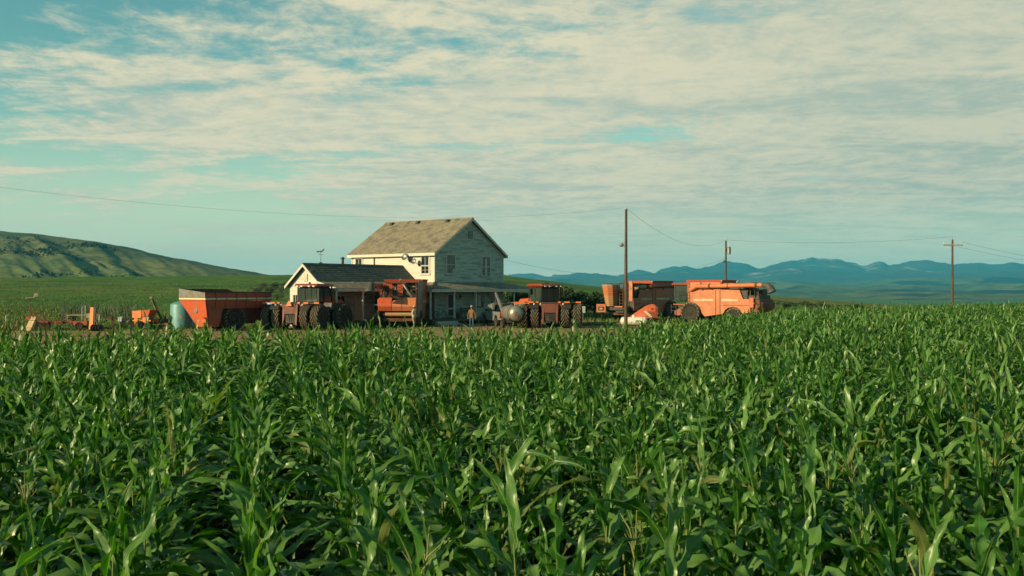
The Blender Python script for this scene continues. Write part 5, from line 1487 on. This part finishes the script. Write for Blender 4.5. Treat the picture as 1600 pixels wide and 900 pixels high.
# ------------------------------------------------------------------ utility poles and wires
def upole(label, px, d, top, base_r=.15):
    q = ground_at(px, d)
    t = thing('utility_pole', label, 'utility pole', q, 0, 'utility poles')
    gz = float(ground_z(q.x, q.y)); t.location.z = gz
    b = MB(); h = top - gz
    b.tube([(0, 0, -.3), (0, 0, h*.5), (.02, 0, h)], [base_r, base_r*.84, base_r*.66], 12); b.build('shaft', M['pole'], t, smooth=50)
    return t, q
PT = 9.63
t1, q1 = upole('tall wooden utility pole at the corn edge before the white gas tank', 978, 80.0, PT - .1)
b = MB(); b.lathe([(.04, 0), (.07, .05), (.05, .1), (.06, .14), (0, .17)], (0, 0, PT - .1), 'Z', 10); b.build('insulator', M['white'], t1)
z_ = zz(383, 80)
b = MB(); b.tube([(0, 0, z_ + .15), (-.3, -.05, z_ + .2), (-.35, -.05, z_ + .08)], .025, 6); b.build('lamp_arm', M['grey'], t1)
b = MB(); b.lathe([(.05, .14), (.16, .08), (.19, .0), (.13, -.12), (0, -.15)], (-.35, -.05, z_), 'Z', 14); b.build('lamp', M['grey'], t1, smooth=40)
t2, q2 = upole('utility pole with a transformer standing behind the sunlit combine', 1134, 133.0, PT - .1, .17)
b = MB(); b.lathe([(.05, -.5), (.26, -.48), (.26, .42), (.2, .5), (0, .52)], (.42, 0, zz(393, 133)), 'Z', 16); tf = b.build('transformer', M['grey'], t2, smooth=40)
b = MB(); b.tube([(.42, 0, zz(393, 133) + .5), (.42, 0, zz(393, 133) + .95)], .05, 6); b.tube([(.42, 0, zz(393, 133) + .9), (.3, 0, PT - .3), (0, 0, PT - .1)], .015, 5); b.build('bushing', M['white'], tf)
b = MB(); b.cbox((.16, 0, zz(393, 133)), (.3, .1, .3)); b.build('bracket', M['dark'], t2)
b = MB(); b.lathe([(.05, .14), (.2, .08), (.22, .0), (.13, -.14), (0, -.16)], (-.35, -.05, zz(410, 133)), 'Z', 14); b.tube([(0, 0, zz(410, 133) + .1), (-.35, -.05, zz(410, 133) + .12)], .03, 6); b.build('lamp', M['grey'], t2, smooth=40)
b = MB(); b.lathe([(.04, 0), (.08, .05), (.05, .1), (.07, .14), (0, .2)], (0, 0, PT - .1), 'Z', 10); b.build('insulator', M['white'], t2)
t3, q3 = upole('wooden utility pole with a pale crossarm out in the corn', 1488, 125.0, PT - .35, .17)
za = zz(383, 125) - float(t3.location.z)
b = MB(); b.cbox((0, -.16, za), (2.45, .12, .15)); b.build('crossarm', M['dust'], t3)
for x in (-1.12, 1.1):
    b = MB(); b.lathe([(.03, 0), (.07, .12), (.04, .18), (.07, .25), (0, .33)], (x, -.16, za + .07), 'Z', 10); b.build('insulator', M['white'], t3)
b = MB(); b.tube([(0, 0, PT - .4 - t3.location.z), (0, 0, PT + .05 - t3.location.z)], .025, 6); b.build('pin', M['grey'], t3)
M['wire'] = mat('weathered_wire', (.15, .15, .13), .6, var=.1)
def wire(label, a, b_, sag, r=.016, n=28):
    pts = [a.lerp(b_, k/n) - Vector((0, 0, sag * 4 * (k/n) * (1 - k/n))) for k in range(n + 1)]
    m_ = MB(); m_.tube([p - a for p in pts], r, 5); o = m_.build('power_line', M['wire']); o.location = a
    return tag(o, label, 'wire', 'overhead wires')
T1 = Vector((q1.x, q1.y, PT + .03)); T2 = Vector((q2.x, q2.y, PT)); T3 = Vector((q3.x, q3.y, PT))
wire('long sagging wire from the left edge to the tall pole', T1, Vector((-36.6, 34.2, 9.6)), 2.12, .0045)
wire('wire sagging from the tall pole to the transformer pole', T1, T2, 1.75, .0095)
wire('wire from the transformer pole to the crossarm pole', T2, T3, .55, .014)
hs_ = HC + hv * (W_ + .05) + hu * .4; hs_.z = zz(404, hs_.y)
wire('low wire from the house gable to the transformer pole', hs_, Vector((q2.x, q2.y, zz(404, 133))), 1.95, .010)
for dx, z2, lb in ((1.1, za + .4, 'upper wire leaving the crossarm pole to the right'), (-1.12 if False else .1, za - .12, 'lower wire leaving the crossarm pole to the right')):
    a = Vector((q3.x + dx, q3.y - .16, z2 + float(t3.location.z))); e_ = at(1790, 420 if dx > .5 else 423, 215.0)
    wire(lb, a, e_, 1.0, .013)

# ------------------------------------------------------------------ vegetation
M['leafy'] = land_mat('shrub_leaf', [(.018, .045, .016), (.030, .065, .02), (.05, .08, .028)], .5, 1.3, 5)
M['leafy2'] = land_mat('willow_leaf', [(.045, .075, .035), (.065, .10, .045), (.035, .06, .025)], .5, 1.3, 5)
M['grassblade'] = land_mat('grass_blades', [(.09, .18, .035), (.14, .20, .045), (.20, .20, .065)], .12, .5, 3)
M['dry'] = land_mat('dry_grass', [(.30, .22, .09), (.24, .19, .08), (.16, .16, .06)], .4, 1.0, 4)

def quads(name, C, A, B, m, parent=None, kind=None, mesh_only=False):
    """quads with centres C and half-edges A, B"""
    V = np.stack([C - A - B, C + A - B, C + A * .6 + B, C - A * .6 + B], 1).reshape(-1, 3)
    Fq = np.arange(len(V)).reshape(-1, 4)
    me = bpy.data.meshes.new(name)
    me.vertices.add(len(V)); me.loops.add(len(V)); me.polygons.add(len(Fq))
    me.vertices.foreach_set('co', V.astype(np.float32).ravel())
    me.loops.foreach_set('vertex_index', Fq.ravel().astype(np.int32))
    me.polygons.foreach_set('loop_start', np.arange(0, len(V), 4, dtype=np.int32))
    me.update(calc_edges=True); me.materials.append(m)
    return me if mesh_only else link(name, me, parent, kind)
def rand_dirs(g, n):
    d = g.normal(size=(n, 3)); return d / np.linalg.norm(d, axis=1)[:, None]
def foliage(g, n, w, h, leaf, clumps=9):
    cs = np.stack([g.normal(0, w*.33, clumps), g.normal(0, w*.33, clumps), g.uniform(.3, .85, clumps) * h], 1)
    rad = g.uniform(.2, .42, clumps) * w
    k = g.integers(clumps, size=n)
    d = rand_dirs(g, n); C = cs[k] + d * (rad[k] * g.uniform(.45, 1.05, n))[:, None] * np.array([1, 1, h/w*.75])
    C[:, 2] = np.abs(C[:, 2]) + .03
    a = rand_dirs(g, n); b = np.cross(a, rand_dirs(g, n)); b /= np.linalg.norm(b, axis=1)[:, None] + 1e-6
    s = g.uniform(.6, 1.3, n)[:, None] * leaf
    return C, a * s * .5, b * s
M['sage'] = land_mat('sage_leaf', [(.10, .13, .075), (.13, .155, .09), (.08, .11, .06)], .5, 1.3, 5)
g = np.random.default_rng(61)
svars = []
for k in range(5):
    fo = quads('foliage', *foliage(g, 1500, 2.2, 2.3, .11, 11), M['leafy'] if k % 2 == 0 else M['leafy2'], mesh_only=True)
    sm = MB(); rg = random.Random(k)
    for j in range(6):
        a = rg.random()*6.28; l = rg.uniform(.8, 1.7)
        sm.tube([(0, 0, -.05), (math.cos(a)*.25, math.sin(a)*.25, l*.5), (math.cos(a)*.6, math.sin(a)*.6, l)], [.045, .03, .012], 5)
    svars.append((fo, sm.mesh('stem', M['wood'])))
places = ['behind the right porch end', 'just left of the right tractor cab', 'behind the right tractor cab', 'right of the tractor cab', 'above the right tractor wheels', 'behind the white board',
          'right of the white board', 'left of the orange panel', 'behind the orange panel', 'left of the old combine', 'behind the old combine rear']
for k, (px_k, pl) in enumerate(zip((806, 818, 846, 868, 884, 900, 915, 929, 943, 957, 972), places)):
    d = 112 + (k * 37 % 9) - 3; q = ground_at(px_k, d)
    o = thing('shrub', 'dark green shrub in the hedge ' + pl, 'shrub', (q.x, q.y, float(ground_z(q.x, q.y))), g.random()*6.28, 'shrubs of the hedge behind the yard')
    s = .95 + .35*g.random(); o.scale = (s*1.15, s*1.15, s*(1.15 if px_k < 900 else .95))
    fo, sm = svars[k % 5]; link('foliage', fo, o); link('stem', sm, o)
for px_k, d, s, lb in ((1228, 150, .7, 'low bush right of the sunlit combine, nearest its rear'), (1262, 160, .8, 'pair of low bushes on the slope right of the combines, left one'), (1290, 158, .6, 'pair of low bushes on the slope right of the combines, right one'), (1334, 175, .7, 'low bush farthest right on the slope above the corn')):
    q = ground_at(px_k, d); o = thing('shrub', lb, 'shrub', (q.x, q.y, float(ground_z(q.x, q.y))), g.random()*6.28, 'bushes on the right slope')
    o.scale = (s*1.6, s, s*.6); fo, sm = svars[1 if s < .7 else 3]; link('foliage', fo, o); link('stem', sm, o)

sage = [quads('foliage', *foliage(g, 1200, 2.2, 2.3, .10, 9), M['sage'], mesh_only=True) for _ in range(2)]
for k in range(12):
    px_k = 398 + (k * 29 % 52); d = 150 + (k * 47 % 70); q = ground_at(px_k, d)
    o = thing('shrub', 'pale grey-green shrub on the meadow slope left of the wing', 'shrub', (q.x, q.y, float(ground_z(q.x, q.y))), g.random()*6.28, 'pale shrubs on the meadow slope')
    o.scale = (.62, .62, .5); fo, sm = svars[1 + 2*(k % 2)]; fo = sage[k % 2]; link('foliage', fo, o); link('stem', sm, o)
def blades(n, xf, zf, hmin, hmax, w, lean):
    P = xf(n); n = len(P); h = g.uniform(hmin, hmax, n)
    up = np.stack([g.normal(0, lean, n), g.normal(0, lean, n), np.ones(n)], 1) * h[:, None] / 2
    a = g.random(n)*6.28; A = np.stack([np.cos(a), np.sin(a), 0*a], 1) * w * g.uniform(.6, 1.4, n)[:, None]
    C = np.stack([P[:, 0], P[:, 1], zf(P[:, 0], P[:, 1])], 1) + up
    return C, A, up
def patch(px0, px1, d0, d1, bias=1.0):
    def f(n):
        px = g.uniform(px0, px1, n); d = d0 + (d1 - d0) * g.random(n) ** bias
        k = fbm((px - 800)/F*d / 2.5, d / 2.5, 3) > g.uniform(.30, .62, n)
        px, d = px[k], d[k]; return np.stack([(px - 800)/F*d, d], 1)
    return f
quads('reeds', *blades(1300, patch(95, 215, 97, 114), ground_z, .4, 1.4, .022, .2), M['sage'], None, 'stuff')['label'] = 'tall grey-green reeds behind the tillage frame'
quads('grass', *blades(42000, patch(-120, 450, 73, 118, .8), ground_z, .06, .22, .03, .45), M['grassblade'], None, 'stuff')['label'] = 'short grass behind the left machines'
quads('grass', *blades(20000, patch(800, 1420, 84, 135, .9), ground_z, .15, .42, .03, .35), M['grassblade'], None, 'stuff')['label'] = 'grass behind the right machines'
quads('dry_grass', *blades(1500, patch(-60, 34, 75, 79), ground_z, .3, .8, .02, .25), M['dry'], None, 'stuff')['label'] = 'tuft of dry straw-coloured grass at the left edge'
quads('weeds', *blades(5000, patch(-60, 990, 66, 84), ground_z, .05, .2, .03, .5), M['grassblade'], None, 'stuff')['label'] = 'scattered weeds on the yard dirt'
quads('meadow_weeds', *blades(26000, patch(-200, 1450, 112, 230, 1.5), ground_z, .08, .28, .035, .6), M['grassblade'], None, 'stuff')['label'] = 'coarse grass of the rising meadow'
# scrub and small woods on the far hill, seen as one mass
n = 5200
az = g.uniform(R(-38), R(-13), n); r = g.uniform(660, 1460, n)
X, Y = r*np.sin(az), r*np.cos(az)
k = fbm(X/150 + 4, Y/90, 4) > .63 + .05*g.random(n)
X, Y = X[k], Y[k]; m = len(X); rep = 9
Xr, Yr = np.repeat(X, rep) + g.normal(0, 2.2, m*rep), np.repeat(Y, rep) + g.normal(0, 2.2, m*rep)
a = rand_dirs(g, m*rep); b = np.cross(a, rand_dirs(g, m*rep))
C = np.stack([Xr, Yr, hill_z(Xr, Yr) + g.uniform(.3, 3.6, m*rep)], 1)
M['scrub'] = land_mat('scrub_leaf', [(.014, .034, .018), (.02, .045, .02), (.03, .05, .022)], .02, .1, .5)
quads('scrub', C, a * .9, b * 1.1, M['scrub'], None, 'stuff')['label'] = 'dark scrub and small woods on the left hill'

# ------------------------------------------------------------------ fence posts and yard clutter
for px_k, d, h, lb in ((9, 92, .55, 'white fence post nearest the left edge'), (155, 93, .6, 'white fence post right of the orange wing section'), (128, 90, 1.5, 'thin pale stake behind the tillage frame, left of a pair'), (133, 90, 1.6, 'thin pale stake behind the tillage frame, right of a pair'),
                       (1272, 128, 1.1, 'weathered post standing in grass right of the combines')):
    q = ground_at(px_k, d); b = MB(); w_ = .05 if h < 1 else .03
    b.tube([(0, 0, -.1), (.01, 0, h*.6), (.02, 0, h)], [w_, w_*.95, w_*.85], 8); b.lathe([(w_*.9, h), (w_*.5, h + .03), (0, h + .04)], (.02, 0, 0), 'Z', 8)
    o = b.build('fence_post', M['white'] if d < 100 else M['wood']); o.location = (q.x, q.y, float(ground_z(q.x, q.y))); tag(o, lb, 'post', 'posts and stakes')

# bicycle on the porch
def on_house(x, y, z=0.5): p = HC + hv*x + hu*y; return Vector((p.x, p.y, z))
bi = thing('bicycle', 'dark bicycle leaning on the porch wall left of the door', 'bicycle', on_house(on_x(688, -.9), -.9), HA)
for x in (-.52, .52):
    b = MB(); b.lathe([(.30, -.02), (.34, -.02), (.34, .02), (.30, .02)], (x, 0, .34), 'Y', 24, close=True)
    for k in range(8): a = k*math.pi/4; b.tube([(x, 0, .34), (x + .31*math.cos(a), 0, .34 + .31*math.sin(a))], .006, 4)
    b.build('wheel', M['black'], bi)
b = MB()
for p_, q_ in (((-.52, 0, .34), (-.08, 0, .32)), ((-.08, 0, .32), (-.2, 0, .85)), ((-.2, 0, .78), (.36, 0, .85)), ((-.08, 0, .32), (.36, 0, .75)), ((.52, 0, .34), (.34, 0, .95)), ((-.52, 0, .34), (-.2, 0, .78))): b.tube([p_, q_], .02, 6)
b.build('frame', M['dark'], bi)
b = MB(); b.prism([(-.36, -.08, .88), (-.06, -.02, .90), (-.06, .02, .90), (-.36, .08, .88)], (0, 0, .05)); b.build('saddle', M['black'], bi)
b = MB(); b.tube([(.25, -.28, 1.0), (.36, -.2, 1.02), (.36, .2, 1.02), (.25, .28, 1.0)], .014, 6); b.build('handlebar', M['grey'], bi)
# barrel, bench and box on the porch
o = thing('barrel', 'small rusty barrel on the porch right of the door', 'barrel', on_house(on_x(716, -.7), -.7)); b = MB(); b.lathe([(.2, 0), (.2, .03), (.22, .05), (.2, .22), (.22, .24), (.2, .42), (.2, .5), (.17, .5), (.17, .46), (0, .46)], (0, 0, 0), 'Z', 18); b.build('drum', M['rust'], o, smooth=40)
o = thing('porch_bench', 'dark wooden bench on the porch behind the person in brown', 'bench', on_house(on_x(731, -.6), -.6), HA)
for k in range(3): MB().box((-.75, -.28 + k*.17, .42), (.75, -.13 + k*.17, .46)).build('slat', M['wood'], o)
for k in range(2): MB().box((-.75, .24, .55 + k*.2), (.75, .27, .70 + k*.2)).build('back_slat', M['wood'], o)
for x in (-.68, .62):
    for y in (-.25, .2): MB().box((x, y, 0), (x + .06, y + .06, .42 if y < 0 else .95)).build('leg', M['wood'], o)

# ------------------------------------------------------------------ two people
def person(label, loc, rz, joints, mats, zones, hat=None, hair='hair'):
    """joints: name -> (point, radius, parent); one skinned body, faces coloured by zone"""
    names = list(joints); idx = {n: i for i, n in enumerate(names)}
    me = bpy.data.meshes.new('body')
    me.from_pydata([joints[n][0] for n in names], [(idx[n], idx[joints[n][2]]) for n in names if joints[n][2]], [])
    o = bpy.data.objects.new('skin_tmp', me); COL.objects.link(o)
    md = o.modifiers.new('skin', 'SKIN'); md.use_smooth_shade = True
    for n in names:
        r_ = joints[n][1]; sv = me.skin_vertices[0].data[idx[n]]
        sv.radius = r_ if isinstance(r_, tuple) else (r_, r_); sv.use_root = n == 'pelvis'
    o.modifiers.new('sub', 'SUBSURF').levels = 2
    dg = bpy.context.evaluated_depsgraph_get(); dg.update()
    bm_ = bpy.data.meshes.new_from_object(o.evaluated_get(dg)); bpy.data.objects.remove(o)
    b = MB(); b.v = [tuple(v.co) for v in bm_.vertices]; b.f = [list(p.vertices) for p in bm_.polygons]; 
    hands = [Vector(joints[k][0]) for k in ('hand_l', 'hand_r')]
    head = Vector(joints['head'][0])
    for p in bm_.polygons:
        c_ = p.center; m_ = zones(c_)
        if min((c_ - h).length for h in hands) < .095: m_ = 0
        b.m.append(m_)
    # fingers, thumb, nose, ears
    b.mi = 0
    for hk, ek, s_ in (('hand_l', 'wrist_l', 1), ('hand_r', 'wrist_r', -1)):
        h, w_ = Vector(joints[hk][0]), Vector(joints[ek][0]); d = (h - w_).normalized(); sd_ = Vector((1, 0, 0)) - d*d.x; sd_.normalize(); nn = d.cross(sd_)*s_
        for k, l in enumerate((.070, .082, .078, .062)):
            o0 = h + d*.03 + sd_*(.030 - .020*k); b.tube([o0, o0 + d*l*.5 + nn*.006, o0 + d*l*.9 + nn*.025], [.009, .0085, .006], 6)
        o0 = h - d*.02 + sd_*.035; b.tube([o0, o0 + sd_*.03 + d*.02, o0 + sd_*.035 + d*.06], [.011, .010, .007], 6)
    f = Vector((0, -1, 0))
    b.tube([head + Vector((0, -.085, .03)), head + Vector((0, -.115, -.015)), head + Vector((0, -.09, -.025))], [.010, .016, .012], 6)
    for s_ in (-1, 1): b.tube([head + Vector((s_*.074, .0, .03)), head + Vector((s_*.088, .008, .0)), head + Vector((s_*.076, .0, -.03))], [.012, .016, .01], 6)
    b.mi = 4
    for s_ in (-1, 1): b.tube([head + Vector((s_*.032, -.080, .022)), head + Vector((s_*.032, -.092, .022))], [.013, .009], 6)
    b.tube([head + Vector((-.025, -.086, -.052)), head + Vector((0, -.092, -.054)), head + Vector((.025, -.086, -.052))], .006, 5)
    P_ = thing('person', label, 'person', loc, rz)
    b.build('body', mats, P_, smooth=60)
    hb_ = MB()
    if hat == 'cap':
        hb_.lathe([(.098, .03), (.104, .06), (.090, .115), (.05, .14), (0, .145)], head, 'Z', 16); hb_.prism([head + Vector(p_) for p_ in ((-.07, -.06, .05), (-.05, -.17, .045), (.05, -.17, .045), (.07, -.06, .05))], (0, 0, .012)); hb_.build('cap', M['hatc'], P_, smooth=40)
    else:
        hb_.lathe([(.17, .045), (.175, .055), (.10, .062), (.098, .10), (.085, .15), (0, .155)], head, 'Z', 18); hb_.build('hat', M['hatc'], P_, smooth=40)
    hr = MB(); hr.lathe([(.088, -.05), (.098, .0), (.098, .05), (.06, .11), (0, .12)], head + Vector((0, .014, 0)), 'Z', 14); hr.build('hair', M['hair'], P_, smooth=40)
    return P_
M['hair'] = mat('brown_hair', (.05, .03, .018), .7, var=.2); M['hatc'] = mat('straw_hat', (.55, .46, .30), .8, var=.15)
M['shirt'] = mat('pale_work_shirt', (.66, .60, .46), .85, var=.1); M['khaki'] = mat('khaki_trousers', (.34, .27, .17), .9, var=.12)
M['jacket'] = mat('brown_jacket', (.25, .135, .06), .85, var=.15); M['jeans'] = mat('blue_jeans', (.05, .10, .17), .9, var=.15); M['boot'] = mat('leather_boot', (.06, .035, .02), .7, var=.2)
def stance(hl, el, hr_, er, fl, kl, fr_, kr, lean=0.0):
    j = {'pelvis': ((0, 0, .95), (.155, .115), None), 'waist': ((0, -.01*lean, 1.10), (.15, .11), 'pelvis'), 'chest': ((0, -.03*lean, 1.30), (.175, .12), 'waist'),
         'neck0': ((0, -.04*lean, 1.46), (.09, .075), 'chest'), 'neck': ((0, -.05*lean, 1.53), .055, 'neck0'), 'jaw': ((0, -.06*lean - .015, 1.60), (.066, .072), 'neck'), 'head': ((0, -.06*lean, 1.665), (.082, .095), 'jaw'), 'crown': ((0, -.06*lean + .01, 1.73), (.062, .075), 'head')}
    for s_, h, e, f, k_ in (('l', hl, el, fl, kl), ('r', hr_, er, fr_, kr)):
        q = 1 if s_ == 'l' else -1
        j['sh_' + s_] = ((q*.185, -.03*lean, 1.40), .072, 'chest'); j['el_' + s_] = (e, .052, 'sh_' + s_)
        w_ = Vector(e).lerp(Vector(h), .82); j['wrist_' + s_] = (tuple(w_), .034, 'el_' + s_); j['hand_' + s_] = (h, (.044, .024), 'wrist_' + s_)
        j['hip_' + s_] = ((q*.095, 0, .86), .098, 'pelvis'); j['knee_' + s_] = (k_, .066, 'hip_' + s_); j['ank_' + s_] = (f, .045, 'knee_' + s_)
        j['toe_' + s_] = ((f[0], f[1] - .17, .045), .042, 'ank_' + s_)
    return j
j1 = stance((.30, -.12, .86), (.27, .02, 1.12), (-.28, -.26, .95), (-.27, -.05, 1.13), (.12, .10, .09), (.11, .0, .50), (-.12, -.12, .09), (-.11, -.10, .50), .6)
def z1_(c): return 0 if c.z > 1.515 else (2 if c.z < .10 + .04 else (3 if c.z < .98 else 1))
p = ground_at(646.5, 77.5)
person('person in pale shirt and light hat walking beside the centre combine', p, R(60), j1, [M['skin'], M['shirt'], M['boot'], M['khaki'], M['hair']], z1_, 'hat')
j2 = stance((.30, -.04, .82), (.29, .03, 1.10), (-.30, -.04, .82), (-.29, .03, 1.10), (.13, .0, .09), (.12, -.02, .50), (-.13, .02, .09), (-.12, .0, .50), 0)
p = ground_at(737, 79.5)
def z2_(c): return 0 if c.z > 1.515 else (2 if c.z < .14 else (3 if c.z < .84 else 1))
person('person in brown jacket and blue jeans standing before the porch', p, R(-12), j2, [M['skin'], M['jacket'], M['boot'], M['jeans'], M['hair']], z2_, 'cap')
